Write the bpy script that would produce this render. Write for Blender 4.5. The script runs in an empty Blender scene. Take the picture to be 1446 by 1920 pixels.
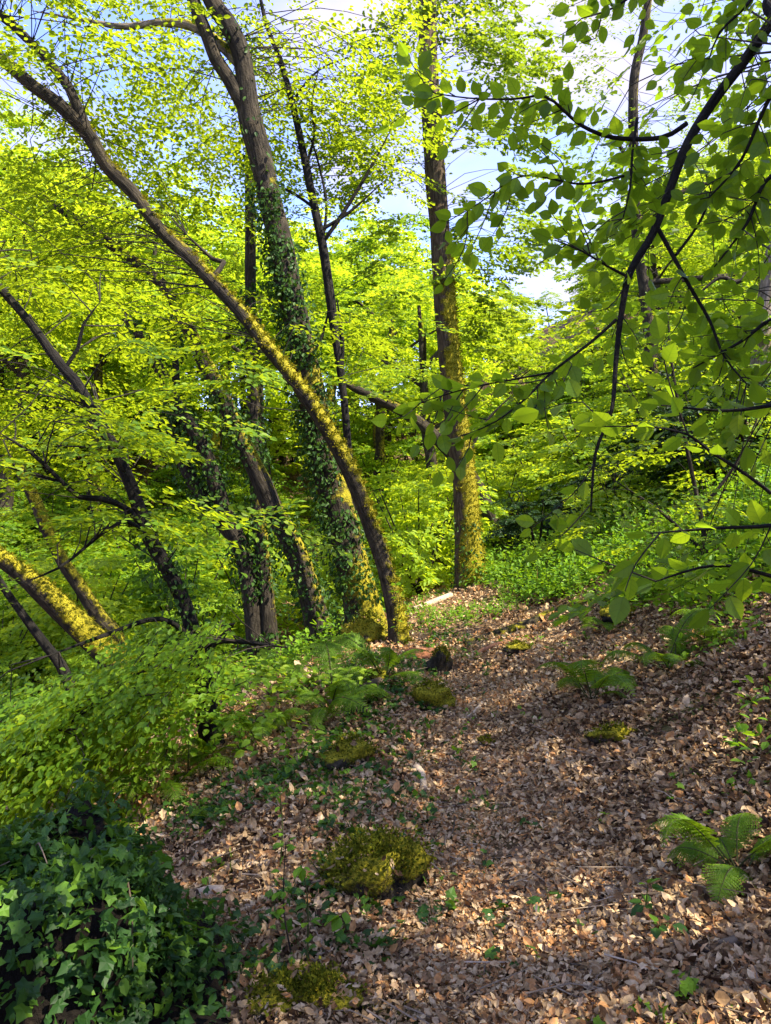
import bpy, math
import numpy as np
from mathutils import Vector

rng = np.random.default_rng(7)
scene = bpy.context.scene
COL = scene.collection
CAMZ, F, CX, CY = 1.6, 1450.0, 723.0, 960.0
UP = np.array([0., 0., 1.])


# ------------------------------------------------------------------ numeric helpers
def P(px, py, d):
    return np.array([(px - CX) / F * d, d, CAMZ - (py - CY) / F * d])


def unit(v):
    v = np.asarray(v, float)
    return v / np.maximum(np.linalg.norm(v, axis=-1, keepdims=True), 1e-9)


def hash3(i, j, k, seed=0):
    n = (i * 374761393 + j * 668265263 + k * 2147483647 + seed * 974634777) & 0xffffffff
    n = ((n ^ (n >> 13)) * 1274126177) & 0xffffffff
    n = (n ^ (n >> 16)) & 0xffffffff
    return n / 4294967295.0


def vnoise(p, seed=0):
    p = np.asarray(p, float)
    i = np.floor(p).astype(np.int64)
    f = p - i
    f = f * f * (3 - 2 * f)
    r = 0
    for a in (0, 1):
        for b in (0, 1):
            for c in (0, 1):
                w = (f[..., 0] if a else 1 - f[..., 0]) * (f[..., 1] if b else 1 - f[..., 1]) * (f[..., 2] if c else 1 - f[..., 2])
                r = r + w * hash3(i[..., 0] + a, i[..., 1] + b, i[..., 2] + c, seed)
    return r


def n2(x, y, s, seed=0):
    x, y = np.broadcast_arrays(np.asarray(x, float), np.asarray(y, float))
    return vnoise(np.stack([x * s, y * s, np.zeros_like(x) + .37], -1), seed)


def softplus(t, k=3.0):
    t = np.asarray(t, float)
    return np.where(t * k > 30, t, np.log1p(np.exp(np.minimum(t * k, 30))) / k)


def edge_x(y):
    return np.interp(y, [-5, 0, 3, 5.6, 8.5, 10, 12, 15, 20, 40], [-.6, -.75, -.8, -.75, -.25, .3, .95, 1.6, 2.5, 6])


def path_x(y):
    return np.interp(y, [0, 2.5, 4, 5.5, 8, 10, 12, 15], [.15, .25, .5, .62, .55, .75, 1.0, 1.6])


def height(x, y):
    x = np.asarray(x, float); y = np.asarray(y, float)
    z = np.interp(y, [-10, 0, 3, 9, 12, 16, 22], [-.3, 0, 0, .23, .5, .4, 0])
    d = softplus(edge_x(y) - x, 5)
    z = z - 2.4 * (1 - np.exp(-.25 * d))
    b = softplus(x - (.95 + .1 * (np.clip(y, -5, 16) - 4)), 3)
    bank = np.where(b < 6, .42 * b + .05 * b * b, .42 * 6 + 1.8 + 1.02 * (b - 6))
    z = z + 7 * np.tanh(bank / 7)
    z = z + 11 * np.tanh(.33 * softplus(y - 17, 1) / 11)
    z = z + 12 * np.tanh(.5 * softplus(-x - 10, 1) / 12)
    z = z - .07 * np.exp(-((x - path_x(y)) / .42) ** 2)
    z = z + (n2(x, y, .9, 1) - .5) * .22 + (n2(x, y, 2.7, 2) - .5) * .09 + (n2(x, y, 7, 3) - .5) * .035
    return z


def ground(px, py):
    """where the sight line through a photo pixel meets the ground"""
    d = 1.2
    while d < 60:
        p = P(px, py, d)
        if p[2] <= height(p[0], p[1]):
            break
        d += .03
    p[2] = height(p[0], p[1])
    return p


# ------------------------------------------------------------------ mesh building
class MB:
    def __init__(s):
        s.v, s.f, s.m, s.r, s.u, s.n = [], [], [], [], [], 0

    def add(s, v, f, mi=0, r=0.5, u=None):
        v = np.asarray(v, float).reshape(-1, 3); f = np.asarray(f, np.int64).reshape(-1, 4)
        s.v.append(v); s.f.append(f + s.n); s.n += len(v)
        s.m.append(np.full(len(f), mi, np.int32))
        s.r.append(np.broadcast_to(np.asarray(r, float), (len(v),)))
        s.u.append(np.zeros((len(v), 3)) if u is None else np.asarray(u, float).reshape(-1, 3))

    def mesh(s, name, mats, smooth=False):
        me = bpy.data.meshes.new(name)
        v = np.concatenate(s.v); f = np.concatenate(s.f)
        me.vertices.add(len(v)); me.vertices.foreach_set('co', v.ravel().astype(np.float32))
        me.loops.add(4 * len(f)); me.loops.foreach_set('vertex_index', f.ravel().astype(np.int32))
        me.polygons.add(len(f)); me.polygons.foreach_set('loop_start', np.arange(0, 4 * len(f), 4, dtype=np.int32))
        me.polygons.foreach_set('material_index', np.concatenate(s.m))
        sm = np.ones(len(f), bool) if smooth is True else (np.zeros(len(f), bool) if smooth is False else np.isin(np.concatenate(s.m), smooth))
        me.polygons.foreach_set('use_smooth', sm)
        a = me.attributes.new('rnd', 'FLOAT', 'POINT'); a.data.foreach_set('value', np.concatenate(s.r).astype(np.float32))
        a = me.attributes.new('luv', 'FLOAT_VECTOR', 'POINT'); a.data.foreach_set('vector', np.concatenate(s.u).ravel().astype(np.float32))
        me.update(calc_edges=True)
        for m in mats:
            me.materials.append(m)
        return me

    def build(s, name, mats, parent=None, smooth=False, origin=None):
        if origin is not None:
            s.v = [v - np.asarray(origin) for v in s.v]
        me = s.mesh(name, mats, smooth)
        o = bpy.data.objects.new(name, me); COL.objects.link(o)
        if parent is not None:
            o.parent = parent
        elif origin is not None:
            o.location = Vector(origin)
        return o


def tag(o, label=None, cat=None, group=None, kind=None):
    if label: o['label'] = label
    if cat: o['category'] = cat
    if group: o['group'] = group
    if kind: o['kind'] = kind
    return o


def thing(name, label, cat, loc, group=None):
    o = bpy.data.objects.new(name, None); COL.objects.link(o)
    o.empty_display_size = .2
    o.location = Vector(loc)
    return tag(o, label, cat, group)


def smooth_path(pts, rad, step):
    pts = np.asarray(pts, float); rad = np.asarray(rad, float)
    n = len(pts)
    if n == 2:
        k = max(2, int(np.linalg.norm(pts[1] - pts[0]) / step)); t = np.linspace(0, 1, k + 1)[:, None]
        return pts[0] * (1 - t) + pts[1] * t, (rad[0] * (1 - t) + rad[1] * t)[:, 0]
    op, orr = [], []
    for i in range(n - 1):
        p0, p1, p2, p3 = pts[max(i - 1, 0)], pts[i], pts[i + 1], pts[min(i + 2, n - 1)]
        k = max(1, int(np.linalg.norm(p2 - p1) / step))
        for t in np.linspace(0, 1, k, endpoint=False):
            op.append(.5 * ((2 * p1) + (p2 - p0) * t + (2 * p0 - 5 * p1 + 4 * p2 - p3) * t * t + (3 * p1 - p0 - 3 * p2 + p3) * t ** 3))
            orr.append(rad[i] * (1 - t) + rad[i + 1] * t)
    op.append(pts[-1]); orr.append(rad[-1])
    return np.array(op), np.array(orr)


def frames(p):
    t = unit(np.gradient(p, axis=0))
    a = np.array([1., 0, 0]) if abs(t[0][0]) < .9 else np.array([0, 1., 0])
    N, B = [], []
    for i in range(len(p)):
        a = unit(a - t[i] * np.dot(a, t[i])); N.append(a); B.append(np.cross(t[i], a))
    return t, np.array(N), np.array(B)


def tube(mb, pts, rad, seg=10, step=.12, rough=.0, mi=0, moss=None, seed=0, raw=False, flare=0.0):
    p, r = (np.asarray(pts, float), np.asarray(rad, float)) if raw else smooth_path(pts, rad, step)
    t, N, B = frames(p)
    s = np.concatenate([[0], np.cumsum(np.linalg.norm(np.diff(p, axis=0), axis=1))])
    a = np.linspace(0, 2 * math.pi, seg, endpoint=False)
    ca, sa = np.cos(a)[None, :, None], np.sin(a)[None, :, None]
    nrm = N[:, None] * ca + B[:, None] * sa
    rr = np.repeat(r[:, None], seg, 1)
    u = np.stack([np.cos(a)[None, :] * rr, np.sin(a)[None, :] * rr, np.repeat(s[:, None], seg, 1)], -1)
    if rough:
        q = np.stack([np.cos(a)[None, :] * 1.3 + 0 * rr, np.sin(a)[None, :] * 1.3 + 0 * rr, np.repeat(s[:, None], seg, 1) * 1.7], -1)
        q2 = q * np.array([2.6, 2.6, 2.2])
        rr = rr * (1 + rough * (vnoise(q + seed * 3.1, seed) - .5) * 2 + rough * .8 * (vnoise(q2 + seed, seed + 5) - .5))
    if flare:
        lob = .6 + .5 * np.sin(a * 5 + seed)[None, :]
        rr = rr * (1 + flare * lob * np.exp(-(s - s[0]) / .22)[:, None])
    v = p[:, None] + nrm * rr[..., None]
    n = len(p)
    i, j = np.meshgrid(np.arange(n - 1), np.arange(seg), indexing='ij')
    j2 = (j + 1) % seg
    f = np.stack([i * seg + j, i * seg + j2, (i + 1) * seg + j2, (i + 1) * seg + j], -1)
    mo = np.zeros((n, seg)) if moss is None else moss(v, nrm)
    mb.add(v, f, mi, mo.ravel(), u)
    # rounded end
    e0 = mb.n
    ev = np.vstack([v[-1], p[-1] + t[-1] * r[-1] * .6])
    mb.add(ev, np.zeros((0, 4)), mi, mo[-1].mean(), np.vstack([u[-1], u[-1][:1]]))
    if seg % 2 == 0:
        q = [[k, k + 1, (k + 2) % seg, seg] for k in range(0, seg, 2)]
        mb.f.append(np.array(q) + e0); mb.m.append(np.full(len(q), mi, np.int32))
    return p, r, nrm, v, mo


# ------------------------------------------------------------------ leaf templates (x along, y across, z up)
RH = (np.array([(0, 0, 0), (.5, .33, .07), (1, 0, -.05), (.45, -.33, .07)], float), [(0, 1, 2, 3)])
HEX = (np.array([(0, 0, 0), (.3, .28, .07), (.66, .25, .05), (1, 0, -.07), (.66, -.25, .05), (.3, -.28, .07)], float), [(0, 3, 2, 1), (0, 5, 4, 3)])


def strip_leaf(st, fold, droop):
    v, f = [], []
    for x, w in st:
        for s in (-1, -.5, 0, .5, 1):
            v.append((x, s * w, fold * abs(s) * w - droop * x * x))
    for i in range(len(st) - 1):
        for k in range(4):
            a = i * 5 + k
            f.append((a, a + 5, a + 6, a + 1))
    return np.array(v, float), f


NEAR = strip_leaf([(0, .004), (.03, .06), (.12, .19), (.28, .30), (.45, .335), (.62, .30), (.78, .2), (.9, .09), (1, .002)], .22, .12)
IVY = (np.array([(.25, 0, .03), (0, 0, 0), (-.14, .36, -.03), (.1, .36, .03), (.3, .52, -.05), (.5, .3, .02), (.95, 0, -.12),
                 (-.14, -.36, -.03), (.1, -.36, .03), (.3, -.52, -.05), (.5, -.3, .02)], float),
       [(0, 1, 2, 3), (0, 3, 4, 5), (0, 5, 6, 10), (0, 8, 7, 1), (0, 10, 9, 8)])


def lobed(st, fold, curl=0):
    v, f = [], []
    for x, w in st:
        for s in (-1, 0, 1):
            v.append((x, s * w, fold * abs(s) * w + curl * (x - .4) ** 2))
    for i in range(len(st) - 1):
        for k in range(2):
            a = i * 3 + k
            f.append((a, a + 3, a + 4, a + 1))
    return np.array(v, float), f


OAKST = [(0, .01), (.2, .14), (.3, .09), (.45, .26), (.54, .15), (.74, .31), (.85, .15), (1, .03)]
OAK = lobed(OAKST, .15)
DRY = [lobed([(0, .01), (.25, .27), (.6, .3), (.85, .16), (1, .01)], .5, .7), lobed([(0, .01), (.25, .26), (.6, .27), (1, .01)], -.6, -.8),
       lobed(OAKST, .6, .9), lobed(OAKST, -.4, -.6), lobed([(0, .01), (.3, .3), (.7, .26), (1, .01)], .2, -.9)]


def leaves(mb, tpl, O, T, N, L, R, mi=0, keep_uv=False):
    """one flat blade per row: origin, direction, face normal, length, random tone"""
    V, Fq = tpl
    O = np.asarray(O, float); X = unit(T); N = np.asarray(N, float)
    Z = unit(N - X * (N * X).sum(-1, keepdims=True)); Y = np.cross(Z, X)
    L = np.broadcast_to(np.asarray(L, float), (len(O),))
    v = O[:, None] + L[:, None, None] * (V[None, :, 0:1] * X[:, None] + V[None, :, 1:2] * Y[:, None] + V[None, :, 2:3] * Z[:, None])
    f = np.asarray(Fq)[None] + (np.arange(len(O)) * len(V))[:, None, None]
    u = np.tile(V, (len(O), 1)) if keep_uv else None
    mb.add(v, f, mi, np.repeat(R, len(V)), u)


def rand_unit(n):
    return unit(rng.normal(size=(n, 3)))


def tiers(mb, E, D, size, leaf, tpl=HEX, K=14, M=9, droop=.18, nup=None, mi=0, jit=.33, spread=1.0, tone=0.5):
    """flat sprays of foliage: each row of E is where a side branch begins to carry leaves, D its heading"""
    E = np.asarray(E, float); n = len(E)
    size = np.broadcast_to(np.asarray(size, float), (n,))
    D = np.array(D, float); D[:, 2] = D[:, 2] * .4 - droop; D = unit(D)
    up = (UP if nup is None else np.asarray(nup))[None] + rng.normal(size=(n, 3)) * .18
    up = unit(up - D * (up * D).sum(-1, keepdims=True))
    S = np.cross(up, D)
    s = np.linspace(.0, 1, K)[None] + rng.normal(size=(n, K)) * .04          # place along the branch
    side = np.where(np.arange(K) % 2 == 0, 1., -1.)[None]
    ang = side * rng.uniform(.5, 1.15, (n, K)) * (1 - .55 * np.clip(s, 0, 1)) * spread
    tw = D[:, None] * np.cos(ang)[..., None] + S[:, None] * np.sin(ang)[..., None] + up[:, None] * rng.normal(size=(n, K, 1)) * .12
    tw = unit(tw)
    tl = size[:, None] * (.28 + .42 * np.sin(np.clip(s, 0, 1) * math.pi * .8 + .5)) * rng.uniform(.7, 1.2, (n, K))
    o = E[:, None] + D[:, None] * (s * size[:, None])[..., None] - UP * (.12 * size[:, None] * s ** 2)[..., None]
    q = (np.arange(M) + .6)[None, None] / M + rng.normal(size=(n, K, M)) * .03
    lo = o[:, :, None] + tw[:, :, None] * (q * tl[..., None])[..., None] - UP * (.1 * q ** 2 * tl[..., None])[..., None]
    ls = np.where(np.arange(M) % 2 == 0, 1., -1.)[None, None] * rng.uniform(.45, 1.1, (n, K, M))
    pl = np.cross(up[:, None], tw)[:, :, None]
    ld = tw[:, :, None] * np.cos(ls)[..., None] + pl * np.sin(ls)[..., None]
    ld = ld + rng.normal(size=ld.shape) * .16 - UP * .10
    nn = up[:, None, None] + rng.normal(size=ld.shape) * jit
    L = leaf * rng.uniform(.65, 1.25, (n, K, M))
    R = np.clip(rng.normal(tone, .2, (n, K, M)) + rng.normal(size=(n, 1, 1)) * .10, 0, 1)
    leaves(mb, tpl, lo.reshape(-1, 3), ld.reshape(-1, 3), nn.reshape(-1, 3), L.ravel(), R.ravel(), mi)
    return D


def thin_branch(mb, a, b, D, size, r0, mi=1):
    """side branch from the stem to its foliage and on through it"""
    ln = np.linalg.norm(b - a)
    mid = (a + b) / 2 + np.array([0, 0, .08 * ln]) + rng.normal(size=3) * .09 * ln
    e = b + D * size - UP * .12 * size
    k = b + D * size * .5 - UP * .03 * size
    tube(mb, [a, mid, b, k, e], [r0, r0 * .75, r0 * .5, r0 * .3, .0015], 4, max(.12, (ln + size) / 7), mi=mi)


def grow(mb, stem, E, size, leaf, tpl=HEX, r0=.008, away=.35, **kw):
    """attach foliage tiers at E to the nearest lower points of a stem polyline"""
    E = np.asarray(E, float)
    size = np.broadcast_to(np.asarray(size, float), (len(E),))
    A = np.zeros_like(E)
    for i, e in enumerate(E):
        c = np.linalg.norm(stem - e, axis=1) + 1.6 * np.maximum(0, stem[:, 2] - e[2] + .25)
        A[i] = stem[np.argmin(c)]
    D = E - A; D[:, 2] *= .5
    D = unit(D) + rng.normal(size=D.shape) * away; D[:, 2] *= .4
    Dn = tiers(mb, E, unit(D), size, leaf, tpl, **kw)
    for i in range(len(E)):
        thin_branch(mb, A[i], E[i], Dn[i], size[i], r0 * (.6 + .12 * np.linalg.norm(E[i] - A[i])))


def region(*boxes):
    out = []
    for x0, x1, y0, y1, d0, d1, n in boxes:
        for _ in range(n):
            out.append(P(rng.uniform(x0, x1), rng.uniform(y0, y1), rng.uniform(d0, d1)))
    return np.array(out)


# ------------------------------------------------------------------ materials
def new_mat(name):
    m = bpy.data.materials.new(name); m.use_nodes = True
    nt = m.node_tree; nt.nodes.clear()
    out = nt.nodes.new('ShaderNodeOutputMaterial')
    return m, nt, out


def nd(nt, t, ins=None, **props):
    n = nt.nodes.new(t)
    for k, v in props.items(): setattr(n, k, v)
    for k, v in (ins or {}).items():
        if hasattr(v, 'is_output'): nt.links.new(v, n.inputs[k])
        else: n.inputs[k].default_value = v
    return n


def ramp(nt, fac, stops):
    n = nt.nodes.new('ShaderNodeValToRGB'); nt.links.new(fac, n.inputs[0])
    e = n.color_ramp.elements
    while len(e) < len(stops): e.new(.5)
    for k, (p, c) in enumerate(stops):
        e[k].position = p; e[k].color = (*c, 1)
    return n.outputs[0]


def leaf_mat(name, lo, mid, hi, trans, tfac=.45, rough=.5, spec=.2, veins=False, objvar=0.0):
    m, nt, out = new_mat(name)
    at = nd(nt, 'ShaderNodeAttribute', attribute_name='rnd')
    fac = at.outputs['Fac']
    c = ramp(nt, fac, [(0, lo), (.5, mid), (1, hi)])
    ct = ramp(nt, fac, [(0, tuple(x * .62 for x in trans)), (.5, trans), (1, (trans[0] * 1.35, trans[1] * 1.2, trans[2]))])
    if objvar:
        oi = nd(nt, 'ShaderNodeObjectInfo')
        hv = nd(nt, 'ShaderNodeMapRange', {'Value': oi.outputs['Random'], 'To Min': .5 - objvar * .012, 'To Max': .5 + objvar * .03})
        vv = nd(nt, 'ShaderNodeMapRange', {'Value': oi.outputs['Random'], 'To Min': 1 + objvar * .35, 'To Max': 1 - objvar * .35})
        c = nd(nt, 'ShaderNodeHueSaturation', {'Hue': hv.outputs[0], 'Value': vv.outputs[0], 'Color': c}).outputs[0]
        ct = nd(nt, 'ShaderNodeHueSaturation', {'Hue': hv.outputs[0], 'Value': vv.outputs[0], 'Color': ct}).outputs[0]
    if veins:
        uv = nd(nt, 'ShaderNodeAttribute', attribute_name='luv')
        sp = nd(nt, 'ShaderNodeSeparateXYZ', {0: uv.outputs['Vector']})
        ab = nd(nt, 'ShaderNodeMath', {0: sp.outputs[1]}, operation='ABSOLUTE')
        k = nd(nt, 'ShaderNodeMath', {0: ab.outputs[0], 1: -.75, 2: sp.outputs[0]}, operation='MULTIPLY_ADD')
        k = nd(nt, 'ShaderNodeMath', {0: k.outputs[0], 1: 9.}, operation='MULTIPLY')
        k = nd(nt, 'ShaderNodeMath', {0: k.outputs[0], 1: 1.}, operation='PINGPONG')
        k1 = nd(nt, 'ShaderNodeMapRange', {'Value': k.outputs[0], 'From Min': 0, 'From Max': .22, 'To Min': 1, 'To Max': 0})
        k2 = nd(nt, 'ShaderNodeMapRange', {'Value': ab.outputs[0], 'From Min': 0.008, 'From Max': .03, 'To Min': 1, 'To Max': 0})
        mx = nd(nt, 'ShaderNodeMath', {0: k1.outputs[0], 1: k2.outputs[0]}, operation='MAXIMUM')
        f = nd(nt, 'ShaderNodeMath', {0: mx.outputs[0], 1: .6}, operation='MULTIPLY')
        ct = nd(nt, 'ShaderNodeMix', {'Factor': f.outputs[0], 'A': ct, 'B': (trans[0] * .45, trans[1] * .5, trans[2], 1)}, data_type='RGBA')
        # Mix node: colour sockets are 6/7 by index
        nt.nodes.remove(ct)
        mixn = nt.nodes.new('ShaderNodeMixRGB'); nt.links.new(f.outputs[0], mixn.inputs[0])
        src = [n for n in nt.nodes if n.type == 'VALTORGB'][1].outputs[0]
        nt.links.new(src, mixn.inputs[1]); mixn.inputs[2].default_value = (trans[0] * .55, trans[1] * .62, trans[2] * .8, 1)
        ct = mixn.outputs[0]
    pb = nd(nt, 'ShaderNodeBsdfPrincipled', {'Base Color': c, 'Roughness': rough, 'Specular IOR Level': spec})
    tr = nd(nt, 'ShaderNodeBsdfTranslucent', {'Color': ct})
    mx = nd(nt, 'ShaderNodeMixShader', {0: tfac, 1: pb.outputs[0], 2: tr.outputs[0]})
    nt.links.new(mx.outputs[0], out.inputs[0])
    return m


def bark_mat(name, dark, light, moss_lo=(.08, .09, .006), moss_hi=(.42, .35, .02), scale=1.0, lichen=None):
    m, nt, out = new_mat(name)
    uv = nd(nt, 'ShaderNodeAttribute', attribute_name='luv')
    mp = nd(nt, 'ShaderNodeMapping', {'Vector': uv.outputs['Vector'], 'Scale': (1, 1, .16)})
    n1 = nd(nt, 'ShaderNodeTexNoise', {'Vector': mp.outputs[0], 'Scale': 42 * scale, 'Detail': 5, 'Roughness': .65})
    n3 = nd(nt, 'ShaderNodeTexNoise', {'Vector': uv.outputs['Vector'], 'Scale': 4.5, 'Detail': 4})
    c = ramp(nt, n1.outputs[0], [(.3, tuple(x * .35 for x in dark)), (.48, dark), (.72, light)])
    c2 = ramp(nt, n3.outputs[0], [(.35, (.55, .55, .55)), (.7, (1.25, 1.2, 1.1))])
    cm = nd(nt, 'ShaderNodeMixRGB', {0: 1., 1: c, 2: c2}, blend_type='MULTIPLY')
    n2_ = nd(nt, 'ShaderNodeTexNoise', {'Vector': uv.outputs['Vector'], 'Scale': 11, 'Detail': 6, 'Roughness': .7})
    n4 = nd(nt, 'ShaderNodeTexNoise', {'Vector': uv.outputs['Vector'], 'Scale': 70, 'Detail': 3})
    at = nd(nt, 'ShaderNodeAttribute', attribute_name='rnd')
    ad = nd(nt, 'ShaderNodeMath', {0: n2_.outputs[0], 1: at.outputs['Fac']}, operation='ADD')
    mf = nd(nt, 'ShaderNodeMapRange', {'Value': ad.outputs[0], 'From Min': .92, 'From Max': 1.08})
    mc = ramp(nt, n4.outputs[0], [(.3, moss_lo), (.7, moss_hi)])
    cc = nd(nt, 'ShaderNodeMixRGB', {0: mf.outputs[0], 1: cm.outputs[0], 2: mc})
    hgt = nd(nt, 'ShaderNodeMath', {0: mf.outputs[0], 1: .5, 2: n1.outputs[0]}, operation='MULTIPLY_ADD')
    h2 = nd(nt, 'ShaderNodeMath', {0: n4.outputs[0], 1: .35, 2: hgt.outputs[0]}, operation='MULTIPLY_ADD')
    bp = nd(nt, 'ShaderNodeBump', {'Height': h2.outputs[0], 'Strength': .9, 'Distance': .035})
    pb = nd(nt, 'ShaderNodeBsdfPrincipled', {'Base Color': cc.outputs[0], 'Roughness': .85, 'Specular IOR Level': .15, 'Normal': bp.outputs[0]})
    nt.links.new(pb.outputs[0], out.inputs[0])
    return m


def simple_mat(name, stops, rough=.8, spec=.2, trans=0):
    m, nt, out = new_mat(name)
    at = nd(nt, 'ShaderNodeAttribute', attribute_name='rnd')
    c = ramp(nt, at.outputs['Fac'], stops)
    tc = nd(nt, 'ShaderNodeTexCoord')
    n = nd(nt, 'ShaderNodeTexNoise', {'Vector': tc.outputs['Object'], 'Scale': 55., 'Detail': 4})
    k = ramp(nt, n.outputs[0], [(.3, (.62, .6, .58)), (.7, (1.2, 1.2, 1.2))])
    c = nd(nt, 'ShaderNodeMixRGB', {0: 1., 1: c, 2: k}, blend_type='MULTIPLY').outputs[0]
    pb = nd(nt, 'ShaderNodeBsdfPrincipled', {'Base Color': c, 'Roughness': rough, 'Specular IOR Level': spec})
    sh = pb.outputs[0]
    if trans:
        tr = nd(nt, 'ShaderNodeBsdfTranslucent', {'Color': c})
        sh = nd(nt, 'ShaderNodeMixShader', {0: trans, 1: sh, 2: tr.outputs[0]}).outputs[0]
    nt.links.new(sh, out.inputs[0])
    return m


M_BEECH = leaf_mat('beech_leaf', (.05, .12, .010), (.11, .22, .014), (.21, .31, .018), (.42, .54, .014), .5)
M_NEAR = leaf_mat('large_beech_leaf', (.05, .115, .010), (.075, .16, .012), (.12, .21, .014), (.36, .54, .014), .55, rough=.45, spec=.25, veins=True)
M_OAK = leaf_mat('oak_leaf', (.06, .12, .012), (.10, .19, .014), (.18, .26, .02), (.30, .42, .014), .45)
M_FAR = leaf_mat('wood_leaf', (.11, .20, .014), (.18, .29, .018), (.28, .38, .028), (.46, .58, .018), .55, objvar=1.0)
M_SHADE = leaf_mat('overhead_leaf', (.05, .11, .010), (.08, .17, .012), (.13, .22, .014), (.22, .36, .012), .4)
M_IVY = leaf_mat('ivy_leaf', (.018, .05, .010), (.035, .085, .014), (.08, .15, .018), (.10, .20, .012), .22, rough=.5, spec=.15)
M_IVYFG = leaf_mat('ivy_mound_leaf', (.016, .045, .010), (.03, .085, .014), (.13, .25, .018), (.15, .30, .012), .28, rough=.5, spec=.2)  # low tones kept dark to carry the shade on the ivy stump
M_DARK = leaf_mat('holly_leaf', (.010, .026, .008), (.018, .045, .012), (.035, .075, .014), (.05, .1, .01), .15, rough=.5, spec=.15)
M_FERN = leaf_mat('fern_leaf', (.06, .13, .008), (.10, .19, .010), (.17, .26, .012), (.26, .40, .010), .4)
M_HERB = leaf_mat('herb_leaf', (.07, .16, .012), (.11, .24, .014), (.19, .33, .02), (.28, .48, .014), .42)
M_MOSS = simple_mat('moss_tuft', [(0, (.06, .07, .006)), (.5, (.2, .19, .012)), (1, (.42, .36, .02))], .95, .05, .25)
M_MOSSG = simple_mat('dark_moss_tuft', [(0, (.03, .045, .004)), (.5, (.10, .12, .010)), (1, (.26, .25, .018))], .95, .05, .25)
M_BARK = bark_mat('dark_bark', (.032, .027, .021), (.08, .07, .055))
M_BARKO = bark_mat('oak_bark', (.075, .055, .035), (.18, .14, .092), scale=.9)
M_BARKM = bark_mat('mossy_bark', (.036, .030, .021), (.095, .080, .056))
M_BARKB = bark_mat('black_bark', (.014, .013, .012), (.034, .031, .027))
M_BARKP = bark_mat('pale_and_lit_bark', (.22, .18, .13), (.42, .36, .28))
M_STUMPSHADE = bark_mat('shaded_stump', (.008, .006, .004), (.022, .016, .011), scale=.6)  # near-black: the shade over the ivy stump is put into its body colour
M_TWIG = simple_mat('twig', [(0, (.025, .02, .016)), (1, (.07, .055, .04))])
M_WOOD = simple_mat('dead_wood', [(0, (.10, .075, .05)), (.5, (.24, .18, .12)), (1, (.46, .36, .25))])
M_RED = simple_mat('red_wood', [(0, (.25, .10, .045)), (1, (.50, .25, .13))])
M_DRY = simple_mat('dry_leaf', [(0, (.05, .026, .012)), (.2, (.17, .092, .042)), (.5, (.45, .305, .155)), (.78, (.66, .50, .30)), (.92, (.52, .24, .075)), (1, (.74, .56, .36))], .65, .15, .2)
M_STEM = simple_mat('stem', [(0, (.05, .06, .015)), (1, (.12, .16, .03))])
M_DEAD = simple_mat('dead_stalk', [(0, (.12, .07, .04)), (1, (.34, .24, .14))])


def ground_mat():
    m, nt, out = new_mat('leaf_mould')
    tc = nd(nt, 'ShaderNodeTexCoord')
    v = nd(nt, 'ShaderNodeTexVoronoi', {'Vector': tc.outputs['Object'], 'Scale': 22.})
    c = ramp(nt, v.outputs['Color'], [(.1, (.025, .016, .010)), (.45, (.11, .066, .036)), (.75, (.27, .17, .095)), (1, (.40, .27, .16))])
    n = nd(nt, 'ShaderNodeTexNoise', {'Vector': tc.outputs['Object'], 'Scale': .7, 'Detail': 6})
    g = nd(nt, 'ShaderNodeMapRange', {'Value': n.outputs[0], 'From Min': .52, 'From Max': .66, 'To Max': .75})
    n3 = nd(nt, 'ShaderNodeTexNoise', {'Vector': tc.outputs['Object'], 'Scale': 9., 'Detail': 5})
    gc = ramp(nt, n3.outputs[0], [(.3, (.025, .04, .008)), (.7, (.11, .16, .014))])
    cc = nd(nt, 'ShaderNodeMixRGB', {0: g.outputs[0], 1: c, 2: gc})
    bp = nd(nt, 'ShaderNodeBump', {'Height': v.outputs['Distance'], 'Strength': .8, 'Distance': .03})
    pb = nd(nt, 'ShaderNodeBsdfPrincipled', {'Base Color': cc.outputs[0], 'Roughness': .9, 'Specular IOR Level': .1, 'Normal': bp.outputs[0]})
    nt.links.new(pb.outputs[0], out.inputs[0])
    return m


# ------------------------------------------------------------------ ground
def build_ground():
    n = 420
    t = np.linspace(-1, 1, n)
    xs = np.sinh(t * 4.6) / np.sinh(4.6) * 220
    ys = 5 + np.sinh(t * 4.6) / np.sinh(4.6) * 320
    X, Y = np.meshgrid(xs, ys, indexing='ij')
    Z = height(X, Y)
    v = np.stack([X, Y, Z], -1).reshape(-1, 3)
    i, j = np.meshgrid(np.arange(n - 1), np.arange(n - 1), indexing='ij')
    a = i * n + j
    f = np.stack([a, a + n, a + n + 1, a + 1], -1).reshape(-1, 4)
    mb = MB(); mb.add(v, f)
    o = mb.build('ground', [ground_mat()], smooth=True)
    tag(o, kind='structure')


build_ground()


# ------------------------------------------------------------------ trees seen in the photograph
def stem_from(pts, d, sink=True):
    """pts: (px, py, half width px[, depth]) from the foot upward"""
    p = [P(q[0], q[1], q[3] if len(q) > 3 else d) for q in pts]
    r = [q[2] * (q[3] if len(q) > 3 else d) / F for q in pts]
    if sink:
        di = unit(p[0] - p[1]); di = unit(di * np.array([.7, .7, 1.]) + np.array([0, 0, -.3]))
        q = p[0].copy(); k = 0
        while q[2] > height(q[0], q[1]) - .2 and k < 120:
            q = q + di * .08; k += 1
        if k: p.insert(0, q); r.insert(0, r[0] * 1.12)
    return np.array(p), np.array(r)


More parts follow.
